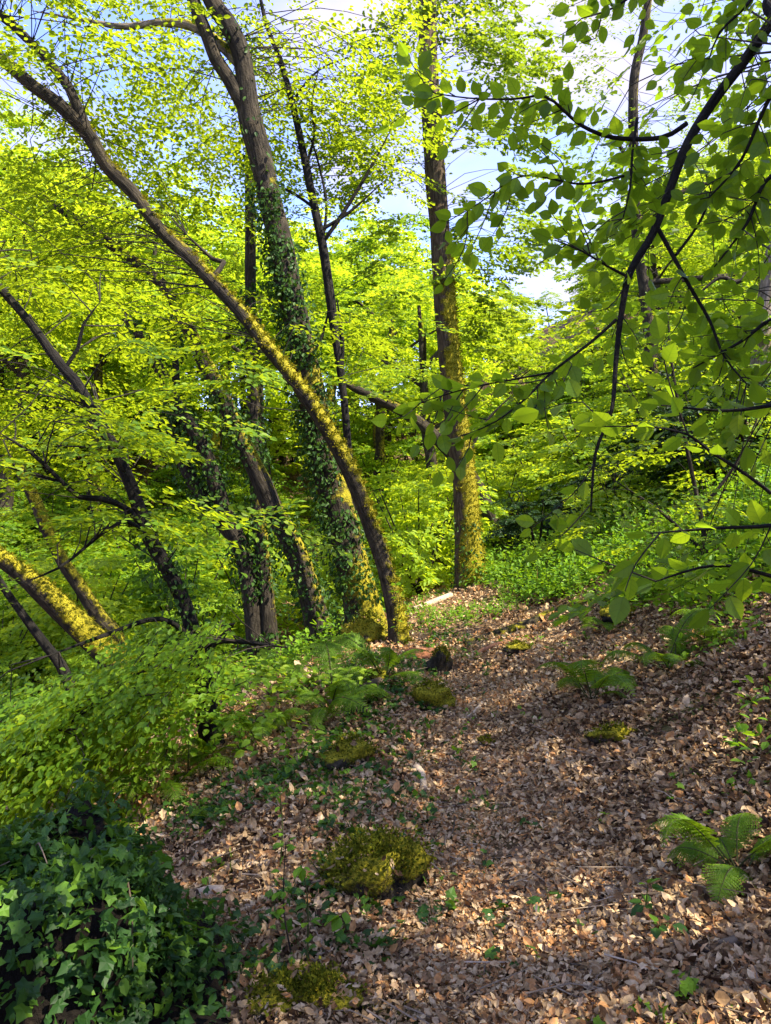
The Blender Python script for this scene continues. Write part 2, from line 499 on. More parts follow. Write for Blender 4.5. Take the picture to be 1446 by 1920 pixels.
def moss_fn(mdir, k, base, z0=None, z1=None, seed=0):
    mdir = unit(np.array(mdir, float))

    def fn(v, n):
        m = (n @ mdir) * k + base + (vnoise(v * 1.6, seed) - .5) * .5
        if z0 is not None:
            m = m + (vnoise(v * 6, seed + 3) - .5) * .35
            m = m - np.clip((v[..., 2] - z0) / (z1 - z0), 0, 1.3) * .7
        return np.clip(m, 0, 1)
    return fn


def tufts(mb, tubes_, n, size, thr=.42):
    for (p, r, nrm, v, mo) in tubes_:
        w = mo.ravel(); ok = np.where(w > thr)[0]
        if not len(ok): continue
        k = ok[rng.integers(0, len(ok), n)]
        O = v.reshape(-1, 3)[k] + rng.normal(size=(n, 3)) * .02
        N = nrm.reshape(-1, 3)[k]
        leaves(mb, RH, O - N * size * .3, N + rand_unit(n) * .8, rand_unit(n), size * rng.uniform(.5, 1.3, n), np.clip(rng.normal(.55, .25, n), 0, 1))


def ivy_on(mb, tub, n, size, z0=-9, z1=99, thick=.05, side=None, tone=.4):
    p, r, nrm, v, mo = tub
    V = v.reshape(-1, 3); N = nrm.reshape(-1, 3)
    w = ((V[:, 2] > z0) & (V[:, 2] < z1)).astype(float) * (vnoise(V * 2.2, 9) > .36)
    if side is not None: w = w * np.clip(N @ unit(np.array(side, float)) + .5, .05, 1)
    if w.sum() == 0: return
    k = rng.choice(len(V), n, p=w / w.sum())
    seglen = np.median(np.linalg.norm(np.diff(p, axis=0), axis=1))
    O = V[k] + N[k] * rng.uniform(.0, thick, n)[:, None] + rng.normal(size=(n, 3)) * seglen * .5
    T = N[k] * .35 + rng.normal(size=(n, 3)) * .5 - UP * .55
    leaves(mb, HEX, O, T, N[k] + rng.normal(size=(n, 3)) * .45, size * rng.uniform(.6, 1.3, n), np.clip(rng.normal(tone, .25, n), 0, 1))


class Tree:
    def __init__(s, label, name='beech_tree', cat='tree', group=None):
        s.label, s.name, s.cat, s.group = label, name, cat, group
        s.trunk, s.limbs, s.tubes, s.stem = MB(), [], [], []
        s.crown, s.ivy, s.moss = MB(), MB(), MB()
        s.root = None

    def stem_(s, pts, d, mat, moss=None, seg=14, rough=.07, sink=True, limb=False, flare=.0, step=.1, seed=1):
        p, r = stem_from(pts, d, sink)
        if limb: r[-1] *= .3
        mb = MB() if limb else s.trunk
        t = tube(mb, p, r, seg, step, rough, 0, moss, seed, flare=flare)
        s.tubes.append(t); s.stem.append(t[0])
        if limb: s.limbs.append((mb, mat))
        else:
            s.mat = mat
            if s.root is None: s.root = np.array([p[0][0], p[0][1], height(p[0][0], p[0][1])])
        return t

    @property
    def pts(s): return np.concatenate(s.stem)

    def done(s, leafm=None, ivym=None):
        leafm = leafm or M_BEECH
        r = thing(s.name, s.label, s.cat, s.root, s.group)
        s.trunk.build('trunk', [s.mat], r, True, s.root)
        for mb, m in s.limbs: mb.build('limb', [m], r, True, s.root)
        if s.crown.n: s.crown.build('crown', [leafm, M_TWIG], r, [1], s.root)
        if s.ivy.n: s.ivy.build('ivy', [ivym or M_IVY], r, False, s.root)
        if s.moss.n: s.moss.build('moss', [M_MOSS], r, False, s.root)
        return r


SUNDIR = unit(np.array([math.sin(math.radians(112)) * math.cos(math.radians(50)), math.cos(math.radians(112)) * math.cos(math.radians(50)), math.sin(math.radians(50))]))

# the oak on the crest
t = Tree('tall straight oak whose mossy yellow foot stands at the end of the path', 'oak_tree')
tb = t.stem_([(884, 1098, 30), (881, 1050, 28), (877, 1000, 25), (868, 880, 21), (853, 760, 21), (840, 650, 20), (832, 520, 20), (822, 400, 19), (812, 250, 19), (804, 130, 18), (800, 0, 17), (796, -150, 15), (800, -400, 11), (790, -700, 6)],
             12, M_BARKO, moss_fn((1, -.25, .1), .36, .45, 4.0, 8.0, 3), 20, .08, flare=.55, step=.09)
tufts(t.moss, [tb], 12000, .026, .5)
ivy_on(t.ivy, tb, 260, .055, -1, 1.5, .05, (-.6, -1, 0))
ivy_on(t.ivy, tb, 60, .06, 5.2, 6.2, .03)
E = region((730, 960, -80, 110, 12, 13, 30), (850, 990, 330, 660, 11.6, 13, 34), (690, 790, 120, 330, 11.4, 12.6, 12), (860, 970, 40, 330, 11.5, 12.5, 22), (690, 770, 330, 560, 12.2, 13, 5), (700, 1000, -420, -100, 10.5, 13.5, 22))
grow(t.crown, tb[0], E, rng.uniform(.5, .9, len(E)), .105, OAK, K=11, M=8, jit=.55, droop=.25)
E = region((770, 830, -20, 60, 11.6, 11.9, 3), (845, 870, 180, 640, 11.7, 11.9, 4))
tiers(t.crown, E, rand_unit(len(E)), .25, .1, OAK, K=7, M=6, jit=.7)
t.done(M_OAK)

# forked ivy-clad tree
t = Tree('thick forked tree with ivy up its trunk, behind the mossy leaning stem', 'ivy_clad_tree')
tb = t.stem_([(690, 1196, 41), (683, 1150, 36), (672, 1100, 33), (645, 1000, 31), (620, 900, 29), (598, 800, 27), (567, 660, 25), (546, 560, 24), (526, 450, 23), (505, 370, 22), (485, 280, 22), (471, 225, 21.5), (465, 190, 20), (463, 160, 18), (455, 110, 17), (443, 75, 17), (424, 40, 17), (398, 0, 16), (350, -120, 12), (300, -300, 6)],
             9.2, M_BARKM, moss_fn((.8, -.4, .5), .25, .32, 2., 9, 5), 18, .09, flare=.35)
l1 = t.stem_([(474, 250, 12), (462, 210, 14), (443, 170, 14.5), (425, 140, 13), (405, 110, 13), (386, 60, 12), (362, 0, 12), (335, -110, 9), (310, -260, 5)], 9.2, M_BARKM, moss_fn((.8, -.4, .5), .25, .2, 2, 9), 12, .07, False, True)
l3 = t.stem_([(455, 130, 9, 9.2), (425, 95, 10, 9.35), (390, 65, 9, 9.5), (350, 46, 8, 9.6), (300, 43, 7, 9.7), (230, 50, 6, 9.8), (160, 38, 4, 9.9), (60, 20, 2, 10)], 9.2, M_BARKP, moss_fn((.8, -.4, .5), .3, .3), 8, .07, False, True)  # sunlit limb: paler bark colour stands in for the light on it
ivy_on(t.ivy, tb, 4600, .058, -.5, 5.4, .07, (-.5, -.8, 0))
ivy_on(t.ivy, tb, 300, .06, 5.0, 7.4, .05)
E = region((210, 480, 60, 330, 9.5, 12, 30), (480, 760, -60, 260, 9, 12, 21), (480, 640, 40, 220, 9, 11, 10), (200, 500, -80, 60, 9, 11, 14), (150, 700, -420, -60, 8, 11.5, 24), (560, 740, 60, 330, 9.5, 12, 9))
grow(t.crown, t.pts, E, rng.uniform(.6, 1.1, len(E)), .074, K=13, M=8)
t.done(M_BEECH, M_IVY)

# mossy leaning beech crossing in front
t = Tree('mossy beech leaning far to the left, crossing in front of the forked tree')
tb = t.stem_([(744, 1178, 18), (733, 1110, 15.5), (718, 1050, 15), (700, 1000, 15), (668, 910, 15), (632, 835, 14.5), (592, 770, 14), (550, 710, 13), (500, 650, 12.5), (455, 590, 12), (400, 530, 12), (345, 472, 13.5), (300, 430, 12), (250, 362, 12), (200, 310, 12), (165, 250, 13), (110, 195, 13), (60, 160, 12), (0, 110, 12), (-100, 50, 10), (-250, -60, 6)],
             8.5, M_BARKM, moss_fn((.75, -.2, .8), .36, .33, 3.2, 9, 8), 16, .11, flare=.6, seed=2)
l1 = t.stem_([(168, 255, 10), (145, 200, 10), (130, 165, 9), (112, 140, 9), (60, 82, 8), (0, 28, 9), (-90, -30, 5)], 8.5, M_BARK, None, 10, .07, False, True)
l2 = t.stem_([(395, 525, 6, 8.5), (420, 492, 5, 8.7), (400, 486, 4, 8.9), (350, 440, 3, 9)], 8.5, M_BARKM, None, 6, .07, False, True)
tufts(t.moss, [tb], 9000, .024, .46)
E = region((0, 330, 150, 520, 8.3, 11, 60), (-150, 230, -150, 170, 7.5, 10, 55), (120, 400, 440, 640, 8, 10, 20), (330, 600, 590, 745, 7.8, 9.2, 12), (620, 760, 700, 800, 7.9, 8.4, 2), (-200, 100, -400, -120, 7, 10, 14), (480, 640, 520, 600, 8.6, 9, 3))
grow(t.crown, t.pts, E, rng.uniform(.6, 1.15, len(E)), .078, K=13, M=8)
t.done()

# slim dark tree between
t = Tree('slim dark sapling tree with bare upward twigs, between the forked tree and the oak', 'young_tree')
tb = t.stem_([(672, 1090, 7), (665, 980, 7), (655, 860, 7), (645, 750, 7), (632, 650, 8), (620, 560, 9), (607, 470, 9), (592, 400, 8), (572, 300, 7), (550, 200, 6), (525, 110, 5), (498, 40, 4), (478, -60, 2)], 10.5, M_BARKB, None, 8, .08)
for q in ([(607, 452, 4), (640, 405, 4), (692, 320, 3), (735, 240, 1.5)], [(600, 432, 4), (655, 398, 3), (725, 335, 1.5)], [(583, 385, 3), (550, 362, 3), (515, 345, 2)], [(575, 310, 3), (590, 250, 2.5), (585, 190, 2), (605, 100, 1)], [(620, 565, 4), (600, 640, 3), (560, 690, 2)][::-1], [(548, 190, 3), (600, 130, 2), (680, 100, 1.5)], [(604, 455, 3), (612, 380, 2.5), (590, 280, 2), (570, 240, 1)], [(640, 700, 4), (642, 640, 4), (632, 560, 3)]):
    t.stem_(q, 10.5, M_BARKB, None, 6, .05, False, True)
E = region((480, 760, 30, 420, 10, 11.8, 34), (600, 780, 220, 330, 10, 11.5, 5), (600, 760, 480, 680, 10, 11.6, 9))
grow(t.crown, tb[0], E, rng.uniform(.5, .95, len(E)), .058, K=11, M=8, r0=.009)
t.done()

# dark near beech at the left with its low skirts of foliage
t = Tree('black-barked beech leaning left at the path edge, with low layered foliage skirts')
tb = t.stem_([(398, 1400, 24), (385, 1300, 19), (365, 1200, 15), (345, 1130, 14), (310, 1060, 14), (276, 1000, 14), (250, 920, 12), (215, 840, 11), (180, 780, 11), (142, 715, 10), (110, 680, 9), (60, 610, 8), (0, 540, 8), (-80, 450, 6), (-200, 300, 3)], 6, M_BARKB, None, 12, .08, flare=.3)
for q in ([(122, 690, 4), (146, 655, 3.5), (156, 610, 3), (188, 566, 2)], [(285, 1010, 6, 6), (240, 955, 6, 5.9), (190, 935, 6, 5.8), (150, 932, 5, 5.7), (108, 895, 4, 5.6), (60, 850, 4, 5.5), (0, 812, 3, 5.4)], [(118, 905, 3.5, 5.65), (70, 890, 3, 5.5), (0, 873, 3, 5.4)],
          [(290, 1020, 5, 6), (235, 975, 4, 5.8), (180, 1010, 3, 5.6), (110, 1065, 2.5, 5.4), (20, 1100, 2, 5.2)],
          [(388, 1310, 9, 6), (360, 1240, 7, 5.8), (400, 1205, 5, 5.6), (470, 1205, 4, 5.4), (540, 1215, 3, 5.3)], [(385, 1290, 8, 6), (320, 1250, 6, 5.6), (250, 1270, 5, 5.2), (150, 1340, 4, 4.9), (40, 1420, 3, 4.7)],
          [(370, 1240, 6, 6), (420, 1190, 5, 6), (440, 1170, 4, 6), (400, 1175, 3, 6)], [(365, 1200, 6, 6), (300, 1160, 5, 5.7), (200, 1190, 4, 5.4), (90, 1230, 3, 5.1)]):
    t.stem_(q, 6, M_BARKB, None, 7, .06, False, True)
ivy_on(t.ivy, tb, 500, .05, 0, 1.6, .06)
E = region((-40, 270, 480, 790, 5.6, 8, 38), (0, 300, 770, 990, 5.2, 7.4, 36), (120, 370, 930, 1140, 5.2, 7, 28), (280, 470, 1150, 1330, 5.3, 6.8, 26))
ppx = CX + E[:, 0] / E[:, 1] * F; ppy = CY - (E[:, 2] - CAMZ) / E[:, 1] * F
E = E[~((ppx < 400) & (ppy > 1000) & (ppy < 1235))]
grow(t.crown, t.pts, E, rng.uniform(.45, .85, len(E)), .064, K=14, M=8, r0=.009)
E = region((250, 430, 1130, 1290, 4.9, 6.2, 34), (60, 330, 1245, 1380, 4.5, 5.8, 50), (-60, 200, 1300, 1420, 4.2, 5.2, 22))
D = np.tile(np.array([[-.75, -.35, -1.2]]), (len(E), 1)) + rng.normal(size=(len(E), 3)) * .25
tiers(t.crown, E, D, rng.uniform(.45, .8, len(E)), .056, K=14, M=9, droop=.1, nup=(-.35, -.25, 1.))
for e, d_ in zip(E[::2], D[::2]):
    a = t.pts[np.argmin(np.linalg.norm(t.pts - e, axis=1))]
    thin_branch(t.crown, a, e, unit(d_), .6, .006)
t.done()

# ivy-clad leaning trees behind
t = Tree('leaning tree dark with ivy, rising left across the slim upright trunk', 'ivy_clad_tree')
tb = t.stem_([(600, 1185, 25), (575, 1090, 22), (547, 1020, 20), (515, 960, 19), (490, 900, 18), (450, 820, 16), (410, 730, 15), (380, 670, 14), (350, 610, 13), (310, 540, 11), (250, 490, 10), (170, 430, 9), (80, 370, 6)], 11, M_BARK, moss_fn((.8, 0, .7), .3, .25), 12, .1)
ivy_on(t.ivy, tb, 2200, .065, -1, 3.6, .09)
E = region((330, 520, 520, 700, 11.2, 12.5, 7), (80, 330, 380, 520, 11, 13, 8))
grow(t.crown, tb[0], E, rng.uniform(.6, 1., len(E)), .066, K=13, M=9)
t.done(M_BEECH, M_IVY)

t = Tree('slim upright trunk wrapped in ivy behind the leaning dark tree', 'ivy_clad_tree')
tb = t.stem_([(506, 1210, 18), (498, 1100, 15), (488, 1000, 14), (480, 870, 13), (475, 740, 12), (470, 600, 11), (470, 450, 10), (468, 330, 9), (469, 200, 6), (470, 100, 3)], 12, M_BARK, moss_fn((.8, 0, .3), .3, .2), 10, .08)
ivy_on(t.ivy, tb, 2300, .07, -1, 5.2, .09)
E = region((390, 560, 280, 640, 11.2, 13.5, 17))
grow(t.crown, tb[0], E, rng.uniform(.5, .9, len(E)), .066, K=12, M=8)
t.done(M_BEECH, M_IVY)

t = Tree('pair of ivy-covered stems joined at one foot, left of the slim upright trunk', 'ivy_clad_tree')
tb = t.stem_([(470, 1110, 18), (450, 1020, 16), (430, 980, 15), (395, 880, 15), (370, 820, 14), (332, 760, 12), (292, 680, 11), (240, 600, 9), (190, 520, 5)], 12, M_BARK, None, 12, .1)
tb2 = t.stem_([(455, 1050, 14), (440, 1010, 14), (400, 960, 14), (360, 900, 13), (337, 850, 12), (328, 800, 10), (330, 700, 7), (320, 560, 4)], 12.1, M_BARK, None, 10, .1, False, True)
ivy_on(t.ivy, tb, 2000, .07, -2, 4.6, .1)
ivy_on(t.ivy, tb2, 1200, .07, -2, 4.6, .1)
E = region((170, 400, 480, 760, 12.3, 13.5, 10))
grow(t.crown, t.pts, E, rng.uniform(.5, .9, len(E)), .066, K=12, M=8)
t.done(M_BEECH, M_IVY)

# left: mossy yellow trunk and neighbours
t = Tree('short thick trunk bright with yellow moss, leaning left at the left edge', 'mossy_tree')
tb = t.stem_([(300, 1330, 28), (245, 1265, 27), (192, 1215, 25), (140, 1165, 24), (75, 1103, 21), (30, 1066, 17), (-60, 1000, 14), (-200, 880, 11)], 10, M_BARKM, moss_fn((.5, -.1, .9), .4, .42), 14, .08)
tufts(t.moss, [tb], 6000, .026, .48)
E = region((-260, 60, 820, 1000, 9.2, 11, 8))
grow(t.crown, tb[0], E, .7, .066, K=12, M=8)
t.done()
t = Tree('thin curved trunk with lit mossy patches behind the thick yellow mossy one', 'mossy_tree')
tb = t.stem_([(215, 1190, 16), (192, 1165, 15), (150, 1100, 13), (118, 1052, 12), (88, 990, 12), (62, 930, 11), (30, 870, 10), (0, 822, 9), (-60, 740, 7), (-150, 600, 4)], 12.5, M_BARKM, moss_fn((.6, -.2, .6), .4, .34), 10, .09)
tufts(t.moss, [tb], 900, .04, .5)
E = region((-120, 140, 640, 860, 11.5, 13.5, 8))
grow(t.crown, tb[0], E, .7, .066, K=12, M=8)
t.done()
t = Tree('thin bare dark stem low at the left edge below the yellow mossy trunk', 'young_tree')
tb = t.stem_([(125, 1270, 11), (82, 1205, 9), (45, 1155, 8), (0, 1090, 7), (-60, 980, 4)], 9, M_BARKB, None, 8, .07)
E = region((-150, 30, 960, 1100, 8.5, 9.6, 4))
grow(t.crown, tb[0], E, .6, .06, K=10, M=8)
t.done()

# leaning trunk behind the oak
t = Tree('dark trunk slanting left behind the oak, its lower end pale', 'leaning_tree')
tb = t.stem_([(965, 1050, 18), (928, 985, 15), (890, 905, 13), (830, 832, 12), (768, 780, 11), (700, 745, 9), (640, 715, 5)], 15, M_BARKM, moss_fn((.6, -.2, .6), .3, .2), 10, .1)
t.stem_([(868, 880, 4), (905, 800, 3), (960, 740, 2)], 14.8, M_BARK, None, 6, .05, False, True)
E = region((640, 800, 640, 800, 14, 16, 9), (860, 980, 700, 800, 14, 16, 4))
grow(t.crown, tb[0], E, .8, .075, K=12, M=8)
t.done()

# right-hand trees beyond the bank
t = Tree('slender tree with a thin stem high in the top right, beyond the near branch', 'oak_tree')
tb = t.stem_([(1240, 900, 14), (1228, 760, 12), (1215, 600, 11), (1200, 480, 10), (1192, 400, 10), (1188, 170, 9), (1207, 60, 8), (1220, -60, 7), (1230, -300, 3)], 16, M_BARKM, moss_fn((1, 0, .3), .3, .2), 10, .08)
for q in ([(1192, 330, 5), (1160, 270, 4), (1130, 240, 3)], [(1195, 420, 6), (1280, 360, 5), (1380, 330, 3)], [(1205, 530, 6), (1330, 520, 5), (1420, 510, 3)]):
    t.stem_(q, 16, M_BARKM, None, 6, .05, False, True)
E = region((1090, 1446, -60, 330, 15, 18, 40), (1080, 1446, 300, 560, 15, 18, 34), (1120, 1446, 520, 720, 15, 18, 20))
grow(t.crown, tb[0], E, rng.uniform(.7, 1.2, len(E)), .085, OAK, K=11, M=8, jit=.5)
t.done(M_OAK)
t = Tree('pale trunk at the right edge with dark crooked branches', 'oak_tree')
tb = t.stem_([(1405, 930, 22), (1412, 850, 19), (1425, 700, 18), (1436, 580, 17), (1452, 480, 16), (1490, 300, 13), (1540, 50, 8)], 14.5, M_BARKP, moss_fn((1, 0, .3), .2, .2), 12, .1)
for q in ([(1445, 500, 7), (1410, 510, 6), (1380, 530, 5), (1350, 520, 4), (1300, 560, 2)], [(1436, 590, 6), (1400, 600, 5), (1370, 580, 3)]):
    t.stem_(q, 14.4, M_BARK, None, 6, .1, False, True)
E = region((1290, 1560, 250, 700, 13.8, 16, 26), (1400, 1650, -100, 300, 13.8, 16, 12))
grow(t.crown, t.pts, E, rng.uniform(.6, 1., len(E)), .08, OAK, K=11, M=8, jit=.5)
t.done(M_OAK)

# leafy sapling on the bank
t = Tree('leafy sapling on the right bank, its light sprays behind the hanging near branch', 'young_tree')
tb = t.stem_([(1330, 1120, 6), (1320, 1000, 5), (1290, 850, 4), (1262, 700, 3), (1250, 560, 1.5)], 7.2, M_BARK, None, 6, .08)
t.stem_([(1322, 1040, 4), (1240, 960, 3), (1150, 900, 2)], 7.2, M_BARK, None, 6, .08, False, True)
t.stem_([(1310, 960, 4), (1380, 870, 3), (1430, 760, 2)], 7.2, M_BARK, None, 6, .08, False, True)
E = region((1090, 1446, 580, 820, 6.2, 8, 26), (1060, 1446, 820, 1030, 6.4, 8.2, 22))
grow(t.crown, t.pts, E, rng.uniform(.4, .7, len(E)), .066, K=11, M=7, r0=.005)
t.done()

# ------------------------------------------------------------------ near beech branch with big leaves (its stem stands out of frame, right)
t = Tree('beech whose thin dark branch with large green leaves hangs in from the top right')
t.root = np.array([3.6, 1.3, float(height(3.6, 1.3))])
p0 = t.root + np.array([0, 0, -.2])
tt = tube(t.trunk, [p0, p0 + [.0, .05, 1.2], p0 + [-.1, .1, 3], p0 + [.1, 0, 6], p0 + [0, .2, 9]], [.16, .13, .12, .09, .03], 12, .15, .08)
t.mat = M_BARK; t.stem.append(tt[0])


def limb(q):
    mb = MB()
    p = [P(a[0], a[1], a[3]) if len(a) > 3 else np.array(a[0]) for a in q]; r = [a[2] * (a[3] if len(a) > 3 else 2.5) / F for a in q]
    tb = tube(mb, p, r, 8, .03, .06)
    t.limbs.append((mb, M_BARKB)); return tb[0]


main = limb([(tuple(tt[0][25]), 0, 16), (1620, -190, 14, 2.45), (1446, 42, 11, 2.5), (1400, 108, 10.5, 2.5), (1338, 190, 10, 2.5), (1290, 268, 9, 2.48), (1258, 350, 8, 2.46), (1225, 436, 7.5, 2.44), (1182, 510, 7, 2.4), (1165, 590, 5.5, 2.38), (1155, 680, 4.5, 2.35), (1147, 770, 3.6, 2.3), (1117, 850, 3, 2.3), (1108, 960, 1.5, 2.3)])
tw = []
for q in ([(1287, 232, 5, 2.48), (1240, 258, 4.5, 2.46), (1150, 258, 4, 2.42), (1090, 235, 3.5, 2.4), (1055, 205, 3, 2.38), (1020, 180, 2.5, 2.36), (960, 186, 2, 2.34), (880, 184, 1.5, 2.3), (815, 175, 1, 2.28)],
          [(1195, 222, 3, 2.44), (1186, 285, 2.5, 2.42), (1182, 350, 2, 2.4), (1168, 410, 1.2, 2.38)],
          [(1232, 425, 4.5, 2.44), (1262, 480, 4, 2.42), (1292, 535, 3.5, 2.4), (1330, 600, 3, 2.38), (1358, 668, 2, 2.34), (1400, 720, 1.3, 2.3)],
          [(1268, 478, 3, 2.42), (1310, 420, 2.5, 2.44), (1345, 350, 1.8, 2.46), (1400, 300, 1.2, 2.48)],
          [(1155, 600, 3.5, 2.38), (1110, 640, 3, 2.34), (1035, 698, 2.6, 2.3), (985, 748, 2.2, 2.26), (930, 790, 1.6, 2.24), (868, 818, 1, 2.2)],
          [(1036, 698, 2.2, 2.3), (960, 712, 1.8, 2.26), (870, 730, 1.3, 2.22), (775, 760, .9, 2.2)],
          [(1170, 330, 2.5, 2.42), (1090, 345, 2.2, 2.4), (980, 330, 1.6, 2.36), (900, 380, 1.2, 2.34), (840, 415, .9, 2.32)],
          [(1180, 520, 3, 2.4), (1140, 500, 2.4, 2.36), (1090, 470, 1.8, 2.3), (1040, 450, 1, 2.28)],
          [(1446, 925, 4, 1.75), (1400, 890, 3.4, 1.75), (1330, 845, 3, 1.74), (1290, 815, 2.4, 1.72), (1220, 800, 1.5, 1.7), (1130, 800, 1, 1.68)],
          [(1560, 1120, 5, 1.8), (1446, 1080, 4, 1.78), (1340, 1060, 3, 1.76), (1230, 1090, 1.6, 1.74)],
          [(1560, 960, 5, 1.7), (1446, 985, 4, 1.68), (1350, 990, 3, 1.66), (1220, 1000, 1.4, 1.64)],
          [(1560, 740, 5, 2.0), (1446, 760, 4, 1.95), (1360, 770, 3, 1.9), (1240, 760, 1.4, 1.86)],
          [(1560, 560, 5, 2.4), (1446, 600, 4, 2.4), (1390, 640, 3, 2.36), (1300, 690, 1.4, 2.3)],
          [(1520, 90, 5, 2.2), (1446, 180, 4, 2.24), (1390, 300, 3, 2.3), (1330, 370, 1.4, 2.32)],
          [(1560, 300, 5, 2.4), (1446, 330, 4, 2.4), (1400, 420, 3, 2.36), (1340, 500, 1.4, 2.34)],
          [(1280, -80, 4, 2.4), (1200, -20, 3, 2.4), (1150, 15, 2, 2.38), (1090, 35, 1.2, 2.36)],
          [(1447, -60, 4, 2.4), (1400, 10, 3, 2.4), (1350, 60, 2, 2.4), (1330, 110, 1.2, 2.4)]):
    tw.append(limb(q))
near = t.crown


def leafy(p, spacing, size, start=.15, face=.55, nmul=2):
    """alternate big leaves along a twig, in one plane"""
    s = np.concatenate([[0], np.cumsum(np.linalg.norm(np.diff(p, axis=0), axis=1))])
    n = max(3, int(s[-1] * (1 - start) / spacing))
    q = np.linspace(s[-1] * start, s[-1], n) + rng.normal(size=n) * spacing * .25
    O = np.stack([np.interp(q, s, p[:, k]) for k in range(3)], -1)
    g = unit(np.gradient(p, axis=0)); tg = unit(np.stack([np.interp(q, s, g[:, k]) for k in range(3)], -1))
    view = unit(np.array([0, 0, CAMZ]) - O)
    nn = unit(np.array([0, 0, -1.]) * (1 - face) + view * face + rng.normal(size=(n, 3)) * .35)
    sd = np.cross(nn, tg) * np.where(np.arange(n) % 2 == 0, 1, -1)[:, None]
    T = tg * .55 + sd * .9 + rng.normal(size=(n, 3)) * .25 - UP * .25
    T[-1] = tg[-1]
    sz = size * rng.uniform(.72, 1.2, n)
    leaves(near, NEAR, O + unit(T) * .012, T, nn, sz, np.clip(rng.normal(.45, .25, n), 0, 1), 0, True)


for k, p in enumerate(tw):
    big = .95 if 8 <= k <= 10 else 1.
    leafy(p, .03 if 8 <= k <= 11 else .022, .055 * big, .25 if k < 8 else .1)
# side twigs off every limb
def side_twigs(p, count, ln, size, start=.2):
    g = unit(np.gradient(p, axis=0))
    for _ in range(count):
        i = rng.integers(int(len(p) * start), len(p))
        d = unit(np.cross(g[i], unit(rng.normal(size=3) * np.array([.45, 1., .45]))) + g[i] * .8 + np.array([-.15, 0, -.12]))
        l = ln * rng.uniform(.5, 1.25)
        q, _r = smooth_path([p[i], p[i] + d * l * .5 + rng.normal(size=3) * .015, p[i] + d * l - UP * .05 * l], [.0022, .0016, .001], .03)
        tube(near, q, _r, 4, raw=True, mi=1)
        leafy(q, .03, size, .2)


side_twigs(main, 44, .22, .052, .36)
for k, p in enumerate(tw):
    side_twigs(p, 2 if 8 <= k <= 11 else 9 if k in (0, 2, 4, 6, 12, 13, 14) else 6, .18, .052 * (1.1 if 8 <= k <= 10 else 1), .25)
# upper crown, out of frame: it shades the path
E = t.root + np.stack([rng.uniform(-.6, 2.2, 36), rng.uniform(-1.6, 1.8, 36), rng.uniform(3.4, 7.5, 36)], -1)
mbx = MB(); 
grow(mbx, tt[0], E, .9, .075, K=14, M=9)
E = region((1080, 1460, 230, 560, 3.2, 4.8, 14), (1240, 1480, 520, 660, 3.2, 4.8, 7), (1240, 1500, -60, 260, 3.2, 4.6, 9), (1280, 1500, 980, 1120, 2.6, 3.4, 5))
mby = MB(); grow(mby, np.concatenate([main[:1], tt[0], tw[13][:1], tw[12][:1]]), E, rng.uniform(.28, .5, len(E)), .056, K=8, M=6, r0=.004, jit=.6, droop=.25)
rt = t.done(M_NEAR)
mby.build('foliage', [M_NEAR, M_TWIG], rt, [1], t.root)
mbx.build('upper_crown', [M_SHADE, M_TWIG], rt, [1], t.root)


# ------------------------------------------------------------------ generic woodland trees and bushes (shared meshes, one object each)
def crown_mesh(name, rx, rz, n, leaf, K, M, tpl=RH, mat=None, clump=.9):
    mb = MB()
    u = rand_unit(n); u[:, 2] = np.abs(u[:, 2]) * 1.5 - .5 + rng.normal(size=n) * .12
    u = unit(u); rad = rng.uniform(.45, 1., n) ** .6
    E = u * rad[:, None] * np.array([rx, rx, rz]) * rng.uniform(.8, 1.1, (n, 1))
    D = E.copy(); D[:, 2] *= .3
    tiers(mb, E - unit(D) * .3, unit(D), clump * rng.uniform(.7, 1.3, n), leaf, tpl, K=K, M=M, jit=.5, droop=.22)
    return mb.mesh(name, [mat or M_FAR])


def trunk_mesh(h, r, lean, seed):
    mb = MB()
    g = np.random.default_rng(seed)
    p = [np.array([0, 0, -.4])] + [np.array([lean * (z / h) * h * .2 + g.normal() * .12, g.normal() * .12, z]) for z in np.linspace(0, h, 5)[1:]]
    rr = [r * 1.25, r, r * .85, r * .6, r * .25]
    tube(mb, p, rr, 9, .4, .08, 0, moss_fn((.8, 0, .4), .3, .25), seed)
    for k in range(5):
        z = g.uniform(.45, .85) * h; a = g.uniform(0, 6.28); l = h * g.uniform(.2, .32)
        q0 = np.array([lean * .2 * z, 0, z]); q1 = q0 + np.array([math.cos(a) * l, math.sin(a) * l, l * .6])
        tube(mb, [q0, (q0 + q1) / 2 + [0, 0, .1], q1], [r * .4, r * .28, r * .08], 6, .5)
    return mb.mesh('trunk', [M_BARKM], True)


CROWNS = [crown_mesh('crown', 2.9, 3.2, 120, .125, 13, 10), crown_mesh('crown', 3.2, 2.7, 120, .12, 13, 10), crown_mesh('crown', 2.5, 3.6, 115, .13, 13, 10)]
TRUNKS = [trunk_mesh(7.5, .17, .5, 1), trunk_mesh(7.5, .14, -.7, 2), trunk_mesh(7.5, .2, .1, 3)]
BUSH = [crown_mesh('foliage', 1.25, 1.2, 60, .085, 12, 9, HEX, None, .55), crown_mesh('foliage', 1.5, 1.0, 60, .085, 12, 9, HEX, None, .6)]
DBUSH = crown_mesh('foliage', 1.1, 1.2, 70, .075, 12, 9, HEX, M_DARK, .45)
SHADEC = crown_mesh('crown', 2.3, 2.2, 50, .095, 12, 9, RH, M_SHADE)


def link(name, me, parent, loc=(0, 0, 0), sc=(1, 1, 1), rz=0):
    o = bpy.data.objects.new(name, me); COL.objects.link(o); o.parent = parent
    o.location = loc; o.scale = sc; o.rotation_euler = (0, 0, rz)
    return o


